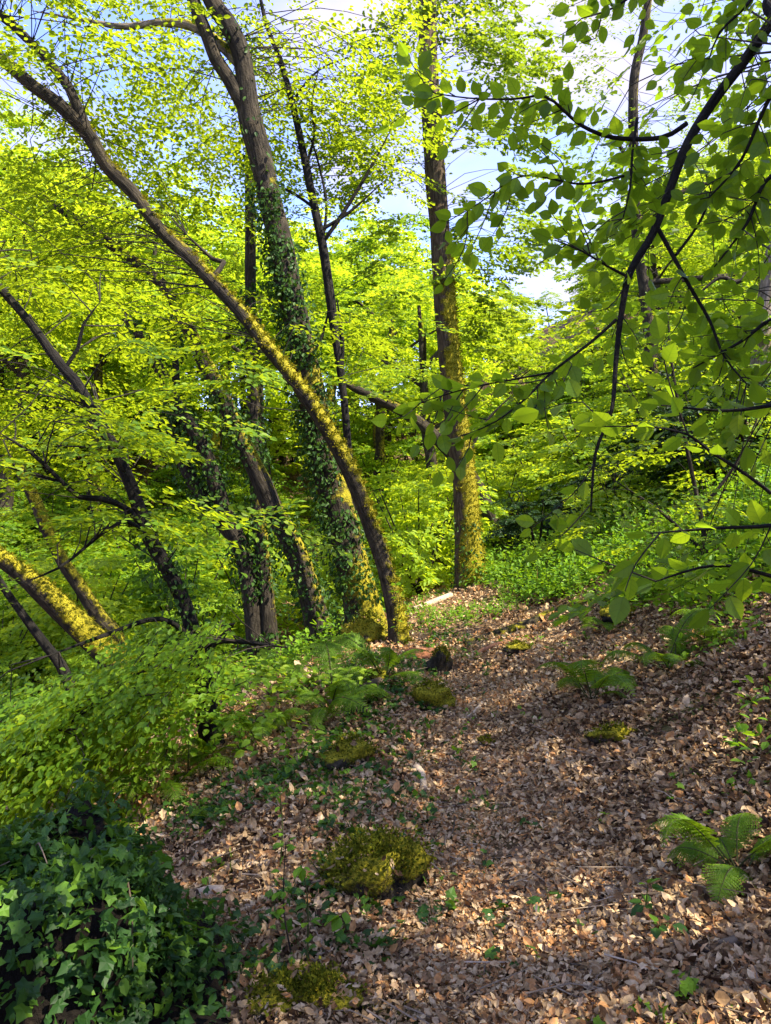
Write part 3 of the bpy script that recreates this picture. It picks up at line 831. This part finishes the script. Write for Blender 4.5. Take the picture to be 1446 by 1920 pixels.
def wood_tree(x, y, top, label, group, kind=None, name='woodland_tree', crown=None, low=.22):
    z = float(height(x, y)); H = top - z
    r = thing(name, label, 'tree', (x, y, z), group)
    s = H / 9.6
    k = int(rng.integers(0, 3)) if kind is None else kind
    link('trunk', TRUNKS[k], r, sc=(s, s, s), rz=rng.uniform(0, 6.28))
    w = s * rng.uniform(.9, 1.15)
    link('crown', crown or CROWNS[k], r, (0, 0, H * (.5 + low * .5)), (w, w, s * rng.uniform(.95, 1.1)), rng.uniform(0, 6.28))
    return r


SKY = ([-300, 0, 120, 230, 330, 400, 470, 560, 640, 720, 780, 860, 930, 985, 1040, 1090, 1130, 1200, 1300, 1446, 1700],
       [60, 110, 200, 300, 330, 290, 350, 280, 270, 380, 440, 460, 490, 560, 565, 560, 470, 300, 230, 200, 150])
GT = 'trees of the sunlit wood on the far slope'
LT = 'leafy tree of the sunlit yellow-green wood on the slope behind the trunks'
spots = []
for tries in range(4000):
    y = 21 + 41 * rng.random() ** 1.1
    x = rng.uniform(-.60 * y - 2, .60 * y + 2)
    px = CX + x / y * F
    md = 3.2 if y < 26 else 3.6
    if any((x - a) ** 2 + (y - b) ** 2 < md ** 2 for a, b in spots): continue
    if (y < 20 and px > 760) or (y < 30 and 490 < px < 670): continue
    if x > 4 and y < 19: continue
    g0 = float(height(x, y))
    lim = CAMZ + (CY - np.interp(px, *SKY)) / F * y
    H = min(lim * rng.uniform(.86, 1.0) + (1 - .93) * 0 - g0, rng.uniform(9.5, 15))
    if H < 3.2: continue
    spots.append((x, y))
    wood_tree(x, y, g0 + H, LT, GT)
    if len(spots) >= 88: break
# brownish tree on the skyline in the sky gap
wood_tree(P(1030, 0, 52)[0], 52, P(0, 535, 52)[2], 'olive-brown rounded tree top on the skyline right of the oak', None, 1)

GB = 'hazel bushes in the valley behind the trunks'
LB = 'bright leafy bush in the valley undergrowth behind the trunks'
bs = []
def bush(x, y, s, label, group=None, me=None, name='hazel_bush', sink=.25):
    z = float(height(x, y))
    r = thing(name, label, 'bush', (x, y, z), group)
    mb_k = BUSH[int(rng.integers(0, 2))] if me is None else me
    link('foliage', mb_k, r, (0, 0, .9 * s - sink), (s, s, s * rng.uniform(.9, 1.2)), rng.uniform(0, 6.28))
    link('stem', STEMS, r, (0, 0, -.05), (s, s, s), rng.uniform(0, 6.28))


mb = MB()
for k in range(7):
    a = k * .9; tube(mb, [np.array([0, 0, -.1]), np.array([math.cos(a) * .25, math.sin(a) * .25, .7]), np.array([math.cos(a) * .7, math.sin(a) * .7, 1.6])], [.025, .018, .006], 5, .3)
STEMS = mb.mesh('stem', [M_BARKM], True)
for tries in range(2500):
    y = rng.uniform(13.5, 28); x = rng.uniform(-.56 * y, .5 * y)
    px = CX + x / y * F; py = CY - (float(height(x, y)) - CAMZ) / y * F
    if any((x - a) ** 2 + (y - b) ** 2 < 1.35 ** 2 for a, b in bs): continue
    if 480 < px < 680 and y < 27: continue
    if x > edge_x(y) - .6 and y < 17 and px < 1000: continue
    if px > 1000 and y < 15: continue
    bs.append((x, y))
    bush(x, y, rng.uniform(.7, 1.35), LB, GB)
    if len(bs) >= 105: break
for k in range(46):
    y = rng.uniform(27, 58); x = rng.uniform(-.55, .4) * y; px = CX + x / y * F; s_ = rng.uniform(1.5, 2.4)
    if CY - (height(x, y) + 1.9 * s_ - CAMZ) / y * F > np.interp(px, *SKY):
        bush(x, y, s_, 'distant bright bush filling the gaps between the far trunks', 'bushes between the far trunks')
for (px, py, d, s, lab) in ((1160, 1010, 11.5, .55, 'light green leafy shrub on the bank between the dark bushes'), (1290, 930, 11.3, .6, 'light green shrub on the bank below the dark holly bush'), (1410, 900, 10.5, .6, 'light green shrub at the right edge in front of the pale trunk'), (1080, 1060, 11, .45, 'small light shrub by the upper end of the fallen log'), (1330, 1010, 8.6, .42, 'small light shrub on the bank behind the hanging big leaves')):
    q = P(px, py, d); bush(q[0], q[1], s, lab, None, None, 'hazel_bush', .3)
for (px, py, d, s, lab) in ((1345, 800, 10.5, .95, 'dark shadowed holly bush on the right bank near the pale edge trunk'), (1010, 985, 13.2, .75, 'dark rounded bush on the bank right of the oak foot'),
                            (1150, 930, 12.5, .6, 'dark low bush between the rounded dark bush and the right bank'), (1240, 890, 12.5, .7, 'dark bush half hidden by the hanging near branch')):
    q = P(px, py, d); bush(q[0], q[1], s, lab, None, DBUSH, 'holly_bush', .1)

for x, y, zc, s in ((5.5, 3.5, 8.6, 1.1), (-2.8, -1.8, 5.2, 1.), (2.6, .1, 5.5, .8), (5.4, 1.4, 4.8, 1.), (6.1, 4.4, 4.8, .9), (4.4, -1.6, 4.8, 1.)):  # out-of-view trees added to block sun from the path, stump and low foliage
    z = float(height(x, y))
    r = thing('woodland_tree', 'unseen leafy tree added beside the near end of the path to shade it', 'tree', (x, y, z), 'unseen trees added to shade the path')
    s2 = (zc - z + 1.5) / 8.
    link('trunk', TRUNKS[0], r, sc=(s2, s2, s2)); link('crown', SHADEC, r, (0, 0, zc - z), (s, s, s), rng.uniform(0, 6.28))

# ------------------------------------------------------------------ leaf litter and ground plants
def scatter_xy(n, ymin, ymax, power=1.4, side=.56):
    y = ymin + (ymax - ymin) * rng.random(n) ** power
    x = rng.uniform(-1, 1, n) * (side * y + .5)
    return x, y


def ground_normal(x, y):
    e = .04
    return unit(np.stack([-(height(x + e, y) - height(x - e, y)) / (2 * e), -(height(x, y + e) - height(x, y - e)) / (2 * e), np.ones_like(x)], -1))


def litter():
    mb = MB()
    for ymin, ymax, n, sz in ((1.5, 4.2, 120000, .0335), (4.2, 8, 100000, .039), (8, 13.5, 45000, .058), (13.5, 26, 16000, .11)):
        x, y = scatter_xy(n, ymin, ymax, 1.15)
        keep = (x > edge_x(y) - 2.2 - .3 * np.maximum(0, y - 6)) | (n2(x, y, .7, 21) > .5)
        keep &= ~((n2(x, y, 3.3, 24) < .36) & (rng.random(n) < .6))
        x, y = x[keep], y[keep]; n = len(x)
        N = ground_normal(x, y)
        k = rng.integers(0, len(DRY), n)
        O = np.stack([x, y, height(x, y) + rng.uniform(-.002, .04, n)], -1)
        T = rand_unit(n) * np.array([1, 1, .45]); T[:, 2] += rng.normal(size=n) * .22
        NN = N + rng.normal(size=(n, 3)) * .62
        tone = np.clip(rng.normal(.5, .29, n) + (n2(x, y, 1.3, 22) - .5) * .5 + (n2(x, y, 5., 23) - .5) * .35, 0, 1)
        pp = np.exp(-((x - path_x(y)) / .38) ** 2)
        tone = np.clip(tone + .16 * pp, 0, .9)
        L = sz * (1 - .3 * pp) * np.where(rng.random(n) < .10, 1.5, 1.) * rng.uniform(.5, 1.4, n)
        for j in range(len(DRY)):
            q = k == j
            leaves(mb, DRY[j], O[q], T[q], NN[q], L[q], tone[q])
    tag(mb.build('leaf_litter', [M_DRY]), 'brown dry fallen leaves covering the path and bank', 'leaf litter', kind='stuff')
    mb = MB()
    x, y = scatter_xy(1600, 1.8, 11, 1.3)
    for a, b in zip(x, y):
        if a < edge_x(b) - .8: continue
        l = .05 + .4 * rng.random() ** 2.5; th = rng.uniform(0, 6.28); z = float(height(a, b)) + .025
        d = np.array([math.cos(th), math.sin(th), rng.normal() * .12]); p0 = np.array([a, b, z])
        tube(mb, [p0 - d * l / 2, p0 + rng.normal(size=3) * .012, p0 + d * l / 2], [.0035, .003, .0015], 4, .1, moss=lambda v, n_, q=rng.random(): np.full(v.shape[:2], q))
    tag(mb.build('fallen_twigs', [M_WOOD]), 'thin twigs scattered among the dry leaves', 'twigs', kind='stuff')


litter()


def herbs(name, label, n, fx, per, size, tall, mat, tpl=HEX, up=.5):
    """small leafy ground plants too many to count"""
    mb = MB()
    x, y = fx(n)
    z = height(x, y); n = len(x)
    hh = tall * rng.uniform(.4, 1.2, n)
    O = np.repeat(np.stack([x, y, z], -1), per, 0)
    off = rand_unit(n * per); off[:, 2] = np.abs(off[:, 2])
    H = np.repeat(hh, per)
    rr = rng.random(n * per) ** .5
    O = O + off * (rr * H)[:, None] * np.array([.75, .75, 1.])
    T = off * np.array([1, 1, .2]) + rng.normal(size=off.shape) * .45 - UP * .1
    N = UP + off * .35 + rng.normal(size=off.shape) * .4
    leaves(mb, tpl, O, T, N, size * rng.uniform(.6, 1.35, n * per), np.clip(rng.normal(.5, .25, n * per), 0, 1))
    for a, b, c, h in zip(x[::2], y[::2], z[::2], hh[::2]):
        tube(mb, [np.array([a, b, c]), np.array([a + rng.normal() * .04, b + rng.normal() * .04, c + h * .9])], [.003, .0015], 4, .3, mi=1)
    tag(mb.build(name, [mat, M_STEM]), label, 'undergrowth', kind='stuff')


def f_bank(n):
    y = rng.uniform(5.8, 16, n * 4); x = rng.uniform(.9, 8, n * 4)
    xl = np.interp(y, [5.8, 6.6, 7.5, 8.5, 10, 11, 12, 16], [2.55, 2.45, 2.3, 2.15, 1.8, 1.5, 1.3, 1.5])
    k = (x > xl) & (x < .56 * y) & (n2(x, y, .8, 31) > .34)
    return x[k][:n], y[k][:n]


herbs('bank_undergrowth', 'low bright green leafy undergrowth on the right bank behind the oak', 2600, f_bank, 30, .058, .5, M_HERB)


def f_valley(n):
    y = rng.uniform(7.5, 26, n * 3); x = -rng.uniform(0, 14, n * 3)
    px = CX + x / y * F
    k = (x < edge_x(y) - .5) & (x > -.58 * y) & (n2(x, y, .5, 33) > .36) & ~((px > 490) & (px < 660) & (y > 13))
    return x[k][:n], y[k][:n]


herbs('valley_undergrowth', 'sunlit leafy undergrowth on the valley side left of the path', 1700, f_valley, 24, .085, .42, M_HERB)


def f_edge(n):
    y = rng.uniform(2.6, 9, n * 3); x = edge_x(y) + rng.normal(.12, .42, n * 3)
    k = (n2(x, y, 1.6, 35) > .45) & (x > -.52 * y)
    return x[k][:n], y[k][:n]


herbs('edge_plants', 'small green plants and creeping ivy along the left edge of the path', 1150, f_edge, 9, .04, .09, M_IVYFG, IVY)


def f_path(n):
    y = 2 + 10 * rng.random(n * 2) ** 1.2; x = rng.uniform(-.5, 1, n * 2) * .52 * y
    k = n2(x, y, 1.1, 37) > .6
    return x[k][:n], y[k][:n]


herbs('path_seedlings', 'scattered green seedlings among the dry leaves', 460, f_path, 6, .036, .08, M_HERB, IVY)


def f_slope(n):
    y = rng.uniform(3.6, 8.2, n * 4); x = rng.uniform(1.1, 4.2, n * 4)
    k = (x < .52 * y) & (x > 1.0 + .08 * y) & (n2(x, y, 1.3, 41) > .5)
    return x[k][:n], y[k][:n]


herbs('slope_seedlings', 'low leafy seedlings and brambles on the litter of the right bank', 150, f_slope, 16, .05, .22, M_HERB)


def f_crest(n):
    y = rng.uniform(9.3, 12.5, n * 2); x = rng.uniform(.2, 2.6, n * 2)
    k = n2(x, y, 1.5, 39) > .46
    return x[k][:n], y[k][:n]


herbs('crest_plants', 'low green plants around the oak foot on the sunny crest', 420, f_crest, 13, .04, .13, M_HERB)


# ------------------------------------------------------------------ ferns
def frond_mesh(L, seed, npin=22):
    g = np.random.default_rng(seed)
    mb = MB()
    s = np.linspace(0, 1, 14)
    arch = np.stack([s * L * .88, 0 * s, L * (.62 * np.sin(s * 2.0) - .18 * s ** 2 * 1.5)], -1)
    tube(mb, arch, .006 * (1 - s) + .0012, 4, raw=True, mi=1)
    O, T, N, LL = [], [], [], []
    for i in range(npin):
        q = .22 + .77 * i / (npin - 1)
        o = np.array([np.interp(q, s, arch[:, k]) for k in range(3)])
        o2 = np.array([np.interp(min(q + .03, 1), s, arch[:, k]) for k in range(3)]) if q < .97 else o + (o - np.array([np.interp(q - .03, s, arch[:, k]) for k in range(3)]))
        tg = unit(o2 - o)
        pl = L * .23 * math.sin(math.pi * min(1, ((q - .18) / .82)) ** .62) * g.uniform(.88, 1.1) + .008
        for sd in (1, -1):
            d = unit(np.array([0, sd, 0]) * .95 + tg * .42 + np.array([0, 0, -.12 + g.normal() * .05]))
            nn = np.cross(tg, np.array([0, 1., 0])) * -1
            nn = nn if nn[2] > 0 else -nn
            m = 9
            for j in range(m):
                u = (j + .5) / m
                c = o + d * pl * u + np.array([0, 0, -.25 * pl * u * u])
                w = pl * .19 * (1 - u * .8) + .004
                for s2 in (1, -1):
                    O.append(c); T.append(unit(tg * s2 + d * .55)); N.append(nn + g.normal(size=3) * .15); LL.append(w)
            O.append(o + d * pl * .93 - np.array([0, 0, .22 * pl])); T.append(d); N.append(nn); LL.append(pl * .12 + .004)
    leaves(mb, HEX, np.array(O), np.array(T), np.array(N), np.array(LL) * 1.15, np.clip(g.normal(.5, .12, len(O)), 0, 1))
    return mb.mesh('frond', [M_FERN, M_STEM])


FRONDS = [frond_mesh(.62, 11), frond_mesh(.75, 12), frond_mesh(.5, 13)]


def fern(px, py, s, n, label, tilt=.35, name='fern', spread=None):
    q = ground(px, py)
    r = thing(name, label, 'fern', q)
    for k in range(n):
        o = link('frond', FRONDS[int(rng.integers(0, 3))], r, (rng.normal() * .02, rng.normal() * .02, 0), (s * rng.uniform(.8, 1.15),) * 3)
        a = (k + rng.uniform(-.3, .3)) / n * 6.283 if spread is None else spread[0] + (spread[1] - spread[0]) * (k + rng.uniform(0, 1)) / n
        o.rotation_euler = (rng.normal() * .22, rng.uniform(-tilt, .42), a); o.scale.z *= rng.uniform(.7, 1.2)


fern(1385, 1645, .6, 9, 'fern with fronds reaching left over the leaves near the lower right edge', .3)
fern(1110, 1315, .74, 9, 'fern on the right of the path below the bank plants', .3)
fern(1250, 1260, .78, 8, 'tall fern with brown stalks under the near beech leaves on the bank', .3)
fern(1330, 1215, .6, 6, 'small fern near the right edge, above the tall brown-stalked one', .3)
fern(720, 1280, .75, 7, 'upright fern beside the foot of the forked tree', .9)
fern(625, 1345, .9, 10, 'broad feathery fern at the top of the path edge, left of the upright one', .4)
fern(480, 1400, .7, 6, 'fern drooping in shade under the dark leaning beech', .2)
fern(300, 1500, .72, 8, 'fern behind the ivy mound with fronds arching right', .35)
fern(230, 1465, .85, 8, 'broad fern at the top of the leafy bank above the ivy mound', .35)
fern(560, 1300, .7, 7, 'feathery fern low in the foliage left of the broad feathery one', .4)
fern(100, 1510, .9, 8, 'tall pale-tipped fern at the far left behind the ivy mound', .4)
fern(170, 1600, .95, 10, 'large fern rising just behind the ivy mound', .35)
fern(30, 1560, .7, 7, 'fern at the left edge behind the ivy mound', .35)
fern(420, 1545, .35, 5, 'little fern on the leaves right of the ivy mound', .3)
fern(1140, 1190, .5, 6, 'small fern at the end of the long fallen log', .3)
fern(385, 1440, .55, 6, 'fern in the clump of nettles below the dark beech', .5)


# ------------------------------------------------------------------ mossy mounds and stones
def blob(px, py, size, label, seed, moss=.6, name='mossy_stone', cat='stone', rot=0., n=900, tuft=.02, ivy=0, lift=.3, mat=None):
    q = ground(px, py)
    mb = MB(); g = np.random.default_rng(seed)
    nu, nv = 36, 20
    u = np.linspace(0, 2 * math.pi, nu, endpoint=False); w = np.linspace(-.5, 1, nv) * math.pi / 2
    U, W = np.meshgrid(u, w, indexing='ij')
    d = np.stack([np.cos(U) * np.cos(W), np.sin(U) * np.cos(W), np.sin(W)], -1)
    rr = 1 + (vnoise(d * 1.4 + seed, seed) - .5) * .9 + (vnoise(d * 3.5 + seed, seed) - .5) * .55 + (vnoise(d * 9 + seed, seed) - .5) * .2
    v = d * rr[..., None] * np.array(size)
    c, s = math.cos(rot), math.sin(rot)
    R = np.array([[c, -s, 0], [s, c, 0], [0, 0, 1]])
    v = v @ R.T + np.array([0, 0, size[2] * lift])
    i, j = np.meshgrid(np.arange(nu), np.arange(nv - 1), indexing='ij')
    f = np.stack([i * nv + j, ((i + 1) % nu) * nv + j, ((i + 1) % nu) * nv + j + 1, i * nv + j + 1], -1)
    nr = unit(d @ R.T / np.array(size))
    mo = np.clip(nr[..., 2] * .5 + moss * .6 + (vnoise(v * 9, seed) - .5) * .4, 0, 1)
    mb.add(v, f, 0, mo.ravel(), v)
    r = thing(name, label, cat, q)
    mb.build('body', [mat or M_BARKM], r, True)
    m2 = MB(); V = v.reshape(-1, 3); NN = nr.reshape(-1, 3); ww = (mo.ravel() > .45) * (.3 + np.clip(NN[:, 2], 0, 1))
    if ww.sum() > 0 and n:
        k = g.choice(len(V), n, p=ww / ww.sum()); e = np.array(size).mean() * .12
        leaves(m2, RH, V[k] + g.normal(size=(n, 3)) * e, NN[k] + rand_unit(n) * .8, rand_unit(n), tuft * g.uniform(.5, 1.4, n), np.clip(g.normal(.55, .25, n), 0, 1))
        nd_ = max(3, int(n * .012))
        k2 = g.choice(len(V), nd_, p=ww / ww.sum())
        leaves(m2, DRY[0], V[k2] + NN[k2] * .012, rand_unit(nd_) * [1, 1, .3], NN[k2] + rand_unit(nd_) * .5, .045 * g.uniform(.5, 1.2, nd_), g.random(nd_), 1)
        m2.build('moss', [M_MOSSG, M_DRY], r)
    return r, V, NN


blob(695, 1680, (.24, .14, .15), 'large green mossy stump lying by the path in the middle foreground', 3, .62, 'mossy_stump', 'stump', .45, 5200, .016, lift=.35)
blob(826, 1262, (.11, .09, .16), 'dark upright mossy stone where the path narrows', 4, .35, rot=.3, n=900, tuft=.018)
blob(808, 1325, (.16, .12, .13), 'low stone with a bright moss cap left of the path, below the upright dark one', 5, .7, rot=.2, n=1500, tuft=.016)
blob(708, 1280, (.08, .07, .06), 'tiny mossy stone beside the upright fern', 6, .6, n=500, tuft=.014)
blob(690, 1205, (.26, .2, .2), 'bright mossy mound at the foot of the forked tree', 7, .8, 'mossy_mound', 'mound', 0, 1600, .025)
blob(1150, 1392, (.12, .06, .06), 'flat mossy patch on the right side of the path', 8, .7, n=900, tuft=.014)
blob(915, 1396, (.06, .04, .03), 'small green moss cushion in the middle of the path', 9, .8, n=400, tuft=.012)
blob(570, 1880, (.17, .08, .05), 'low mossy mound at the bottom, right of the ivy mound', 10, .7, 'mossy_mound', 'mound', .2, 3000, .014)
blob(970, 1222, (.13, .09, .06), 'small dark mossy lump just below the long fallen log', 11, .5, n=500, tuft=.016)
blob(1165, 1165, (.2, .14, .1), 'dark earth stump at the upper end of the fallen log', 12, .45, 'stump', 'stump', .3, 200, .02, mat=M_BARKB)
blob(660, 1430, (.18, .1, .1), 'green mossy hump at the left of the path below the broad fern', 13, .6, 'mossy_mound', 'mound', .5, 1200, .016)
blob(795, 1232, (.16, .1, .07), 'reddish earthy stone lit by sun beside the upright dark stone', 14, -.6, 'red_stone', 'stone', .3, 0, .02, mat=M_RED)

# ivy-covered stump, lower left
r, V, NN = blob(130, 1990, (.52, .42, .50), 'big dark stump smothered in ivy leaves in the lower left corner', 15, -.3, 'ivy_stump', 'stump', .2, 1500, .014, lift=.25, mat=M_STUMPSHADE)
mb = MB()
n = 12500
w = np.clip(NN[:, 2] + .75, .7, 1.1) * (.8 + .5 * (vnoise(V * 11, 4) > .45)) * (1 + .7 * (NN[:, 1] < .2) + 1.2 * (NN[:, 2] > .5)); k = rng.choice(len(V), n, p=w / w.sum())
O = V[k] + NN[k] * rng.uniform(.0, .09, (n, 1)) + rng.normal(size=(n, 3)) * .02 + (V[(k + 20) % len(V)] - V[k]) * rng.uniform(-.5, .5, (n, 1)) + (V[np.where(k % 20 == 19, k, np.minimum(k + 1, len(V) - 1))] - V[k]) * rng.uniform(-.5, .5, (n, 1))
T = NN[k] * .5 + rng.normal(size=(n, 3)) * .55 - UP * .35
Nv = NN[k] * .6 + UP * .7 + rng.normal(size=(n, 3)) * .5
Lv = .034 * rng.uniform(.4, 1.6, n); Rv = np.clip(rng.normal(.34, .28, n) + (vnoise(O * 6, 8) - .5) * .5, 0, 1)
sel = rng.random(n)
IVY2 = (IVY[0] * np.array([1., .72, 1.]) + np.array([0, 0, .06]) * np.cos(IVY[0][:, :1] * 5), IVY[1])
for tp_, a_, b_ in ((IVY, 0, .42), (IVY2, .42, .75), (HEX, .75, 1.01)):
    q_ = (sel >= a_) & (sel < b_)
    leaves(mb, tp_, O[q_], T[q_], Nv[q_], Lv[q_], Rv[q_])
mb.build('ivy', [M_IVYFG], r)
mb = MB()
for k in range(26):
    i = rng.integers(0, len(V)); a = V[i] + NN[i] * .03; d = unit(np.cross(NN[i], rng.normal(size=3)) - UP * .2)
    tube(mb, [a, a + d * .12 + NN[i] * .03, a + d * .26 - NN[i] * .02], [.004, .003, .002], 4, .06, moss=lambda v, n_, q=rng.random(): np.full(v.shape[:2], q))
mb.build('vine', [M_WOOD], r, True)


# ------------------------------------------------------------------ fallen wood
def stick(pts, label, mat=None, tone=.6, name='stick', cat='stick', seg=8, hw=None, rough=.12, up=.012):
    P_ = []
    R_ = []
    for px, py, h in pts:
        q = ground(px, py); r = h * q[1] / F
        P_.append(q + np.array([0, 0, r * .6 + up])); R_.append(r)
    mb = MB()
    o = P_[0].copy()
    tube(mb, P_, R_, seg, .05, rough, 0, moss=lambda v, n_: np.clip(np.full(v.shape[:2], tone) + (vnoise(v * 14, 3) - .5) * .4, 0, 1), seed=len(label))
    tag(mb.build(name, [mat or M_WOOD], None, True, o), label, cat)


stick([(872, 1218, 9), (930, 1196, 8), (990, 1178, 8), (1050, 1150, 7), (1140, 1132, 8)], 'long mossy fallen log slanting up the bank beside the oak', M_BARKM, .42, 'fallen_log', 'log', 10)
stick([(775, 1146, 4), (800, 1139, 6), (845, 1122, 6)], 'pale broken branch lying at the left of the oak foot', M_WOOD, .95, 'fallen_branch', 'branch')
stick([(781, 1450, 9), (790, 1460, 8), (796, 1488, 6)], 'short pale bent stick on the path', M_WOOD, .85)
stick([(1022, 1400, 4), (1026, 1418, 5), (1028, 1445, 5)], 'short pale upright-lying stick right of the path middle', M_WOOD, .8)
stick([(1000, 1428, 3), (992, 1448, 3), (960, 1472, 3), (938, 1486, 2)], 'thin grey curved stick on the path beside the short pale one', M_WOOD, .6)
stick([(1050, 1712, 3), (1082, 1690, 4), (1124, 1654, 3)], 'dark forked twig in the foreground leaves', M_WOOD, .2)
stick([(1080, 1724, 4), (1112, 1726, 5), (1140, 1742, 5), (1175, 1768, 3)], 'brown crooked stick below the dark twig', M_WOOD, .5)
stick([(1305, 1640, 3), (1330, 1690, 4), (1390, 1740, 4), (1446, 1770, 4)], 'dark thin branch under the right-hand fern', M_WOOD, .15)
stick([(1250, 1790, 8), (1330, 1795, 10), (1400, 1770, 9), (1446, 1745, 8)], 'thick brown branch half buried at the lower right', M_WOOD, .25)
stick([(610, 1846, 4), (660, 1836, 4), (712, 1828, 4)], 'pale straight stick beside the low mossy mound', M_WOOD, .75)
stick([(1085, 1336, 3), (1150, 1330, 4), (1215, 1316, 3)], 'dark stick lying under the fern on the right', M_WOOD, .1)
stick([(868, 1355, 2), (885, 1345, 3), (905, 1322, 3)], 'small pale stick on the far path', M_WOOD, .9)
stick([(600, 1330, 5), (640, 1318, 6), (700, 1290, 7), (745, 1276, 5)], 'dark root along the left rim of the path by the broad fern', M_WOOD, .05, 'root', 'root')
stick([(1390, 1455, 4), (1420, 1446, 4), (1460, 1440, 4)], 'pale twig poking in at the right edge above the fern', M_WOOD, .8)
stick([(372, 1698, 14), (395, 1690, 13), (420, 1685, 9)], 'pale piece of bark against the right side of the ivy stump', M_WOOD, .9, 'bark_piece', 'bark')
stick([(890, 1232, 4), (930, 1215, 4), (990, 1200, 3)], 'reddish dead branch lying below the fallen log', M_RED, .4, 'fallen_branch', 'branch')


# saplings and stalks in the foreground
def sapling(px, py, h, nl, label, lean=(0, 0), leaf=.05, name='sapling', mat=None, stem=None, tone=.5):
    q = ground(px, py)
    r = thing(name, label, 'plant', q)
    mb = MB(); top = np.array([lean[0], lean[1], h])
    p, rr = smooth_path([np.array([0, 0, -.03]), top * .5 + rng.normal(size=3) * .02, top], [.004, .003, .0015], .05)
    tube(mb, p, rr, 5, raw=True)
    mb.build('stem', [stem or M_STEM], r, True)
    k = rng.integers(len(p) // 3, len(p), nl)
    T = rand_unit(nl) * np.array([1, 1, .3]); O = p[k] + T * .015
    m2 = MB(); leaves(m2, HEX if leaf < .06 else NEAR, O, T, UP + rng.normal(size=(nl, 3)) * .35, leaf * rng.uniform(.6, 1.3, nl), np.clip(rng.normal(tone, .2, nl), 0, 1))
    m2.build('foliage', [mat or M_HERB], r)


sapling(552, 1800, .42, 12, 'thin sapling with a leafy tip in front of the ivy stump', (-.03, .0), .05, stem=M_TWIG)
sapling(575, 1830, .36, 10, 'green seedling stem close to the low mossy mound', (-.02, .02), .045)
sapling(640, 1770, .1, 5, 'tiny two-leaved seedling left of the path', (0, 0), .07)
sapling(522, 1640, .38, 14, 'slender leafy stem left of the mossy stump', (.0, .03), .04)
sapling(345, 1640, .3, 6, 'dry thin stalk rising at the right of the ivy stump', (.0, .02), .035, stem=M_DEAD)
sapling(400, 1450, .35, 40, 'bright nettle clump on the edge below the dark beech', (.05, 0), .055)
sapling(350, 1470, .45, 34, 'tall nettle beside the bright nettle clump', (.0, 0), .055)
sapling(440, 1430, .3, 34, 'short bushy nettle at the right of the bright clump', (.03, 0), .055)
sapling(1215, 1720, .12, 12, 'dark green seedling cluster in the right foreground leaves', (0, 0), .05, mat=M_IVYFG)
sapling(1230, 1780, .08, 8, 'low ivy seedling just below the dark green cluster', (0, 0), .05, mat=M_IVYFG)
sapling(1390, 1420, .16, 7, 'broad-leaved seedling at the right edge above the fern', (0, 0), .075)
sapling(1000, 1120, .4, 5, 'thin red-brown broken stalk beside the fallen log', (.05, 0), .04, stem=M_RED)
sapling(745, 1230, .75, 14, 'tall foxglove-like spike among the upright fern fronds', (-.02, 0), .06, tone=.3)

# ------------------------------------------------------------------ sky, sun, camera
world = bpy.data.worlds.new('World'); scene.world = world; world.use_nodes = True
nt = world.node_tree; nt.nodes.clear()
out = nt.nodes.new('ShaderNodeOutputWorld')
sky = nd(nt, 'ShaderNodeTexSky', sky_type='NISHITA', sun_disc=False, sun_elevation=math.radians(50), sun_rotation=math.radians(112), air_density=1.0, dust_density=.3, ozone_density=3.5)
tc = nd(nt, 'ShaderNodeTexCoord')
sep = nd(nt, 'ShaderNodeSeparateXYZ', {0: tc.outputs['Generated']})
mp = nd(nt, 'ShaderNodeMapping', {'Vector': tc.outputs['Generated'], 'Scale': (1, 1, 2.2), 'Location': (.35, .1, .0)})
n1 = nd(nt, 'ShaderNodeTexNoise', {'Vector': mp.outputs[0], 'Scale': 2.6, 'Detail': 8, 'Roughness': .55, 'Distortion': .3})
cf = nd(nt, 'ShaderNodeMapRange', {'Value': n1.outputs[0], 'From Min': .45, 'From Max': .64})
tint = nd(nt, 'ShaderNodeMixRGB', {0: 1., 1: sky.outputs[0], 2: (.80, .70, .95, 1)}, blend_type='MULTIPLY')
cl = nd(nt, 'ShaderNodeMixRGB', {0: cf.outputs[0], 1: tint.outputs[0], 2: (1.5, 1.42, 1.8, 1)})
bg = nd(nt, 'ShaderNodeBackground', {'Color': cl.outputs[0], 'Strength': .115})
nt.links.new(bg.outputs[0], out.inputs[0])

sun = bpy.data.lights.new('sun', 'SUN'); sun.energy = 2.55; sun.angle = math.radians(.5); sun.color = (1, .9, .72)
so = bpy.data.objects.new('sun', sun); COL.objects.link(so)
so.rotation_euler = Vector(-SUNDIR).to_track_quat('-Z', 'Y').to_euler()

cam = bpy.data.cameras.new('camera'); co = bpy.data.objects.new('camera', cam); COL.objects.link(co)
co.location = (0, 0, CAMZ); co.rotation_euler = (math.radians(90), 0, 0)
cam.sensor_fit = 'VERTICAL'; cam.sensor_height = 24; cam.lens = 24 * F / 1920
cam.clip_start = .05; cam.clip_end = 2000
scene.camera = co
scene.view_settings.view_transform = 'Standard'; scene.view_settings.look = 'None'
scene.view_settings.gamma = 1; scene.view_settings.exposure = 2.62; scene.view_settings.use_curve_mapping = False
c = scene.cycles
c.max_bounces = 8; c.diffuse_bounces = 5; c.transmission_bounces = 6; c.glossy_bounces = 2; c.transparent_max_bounces = 2
c.caustics_reflective = False; c.caustics_refractive = False
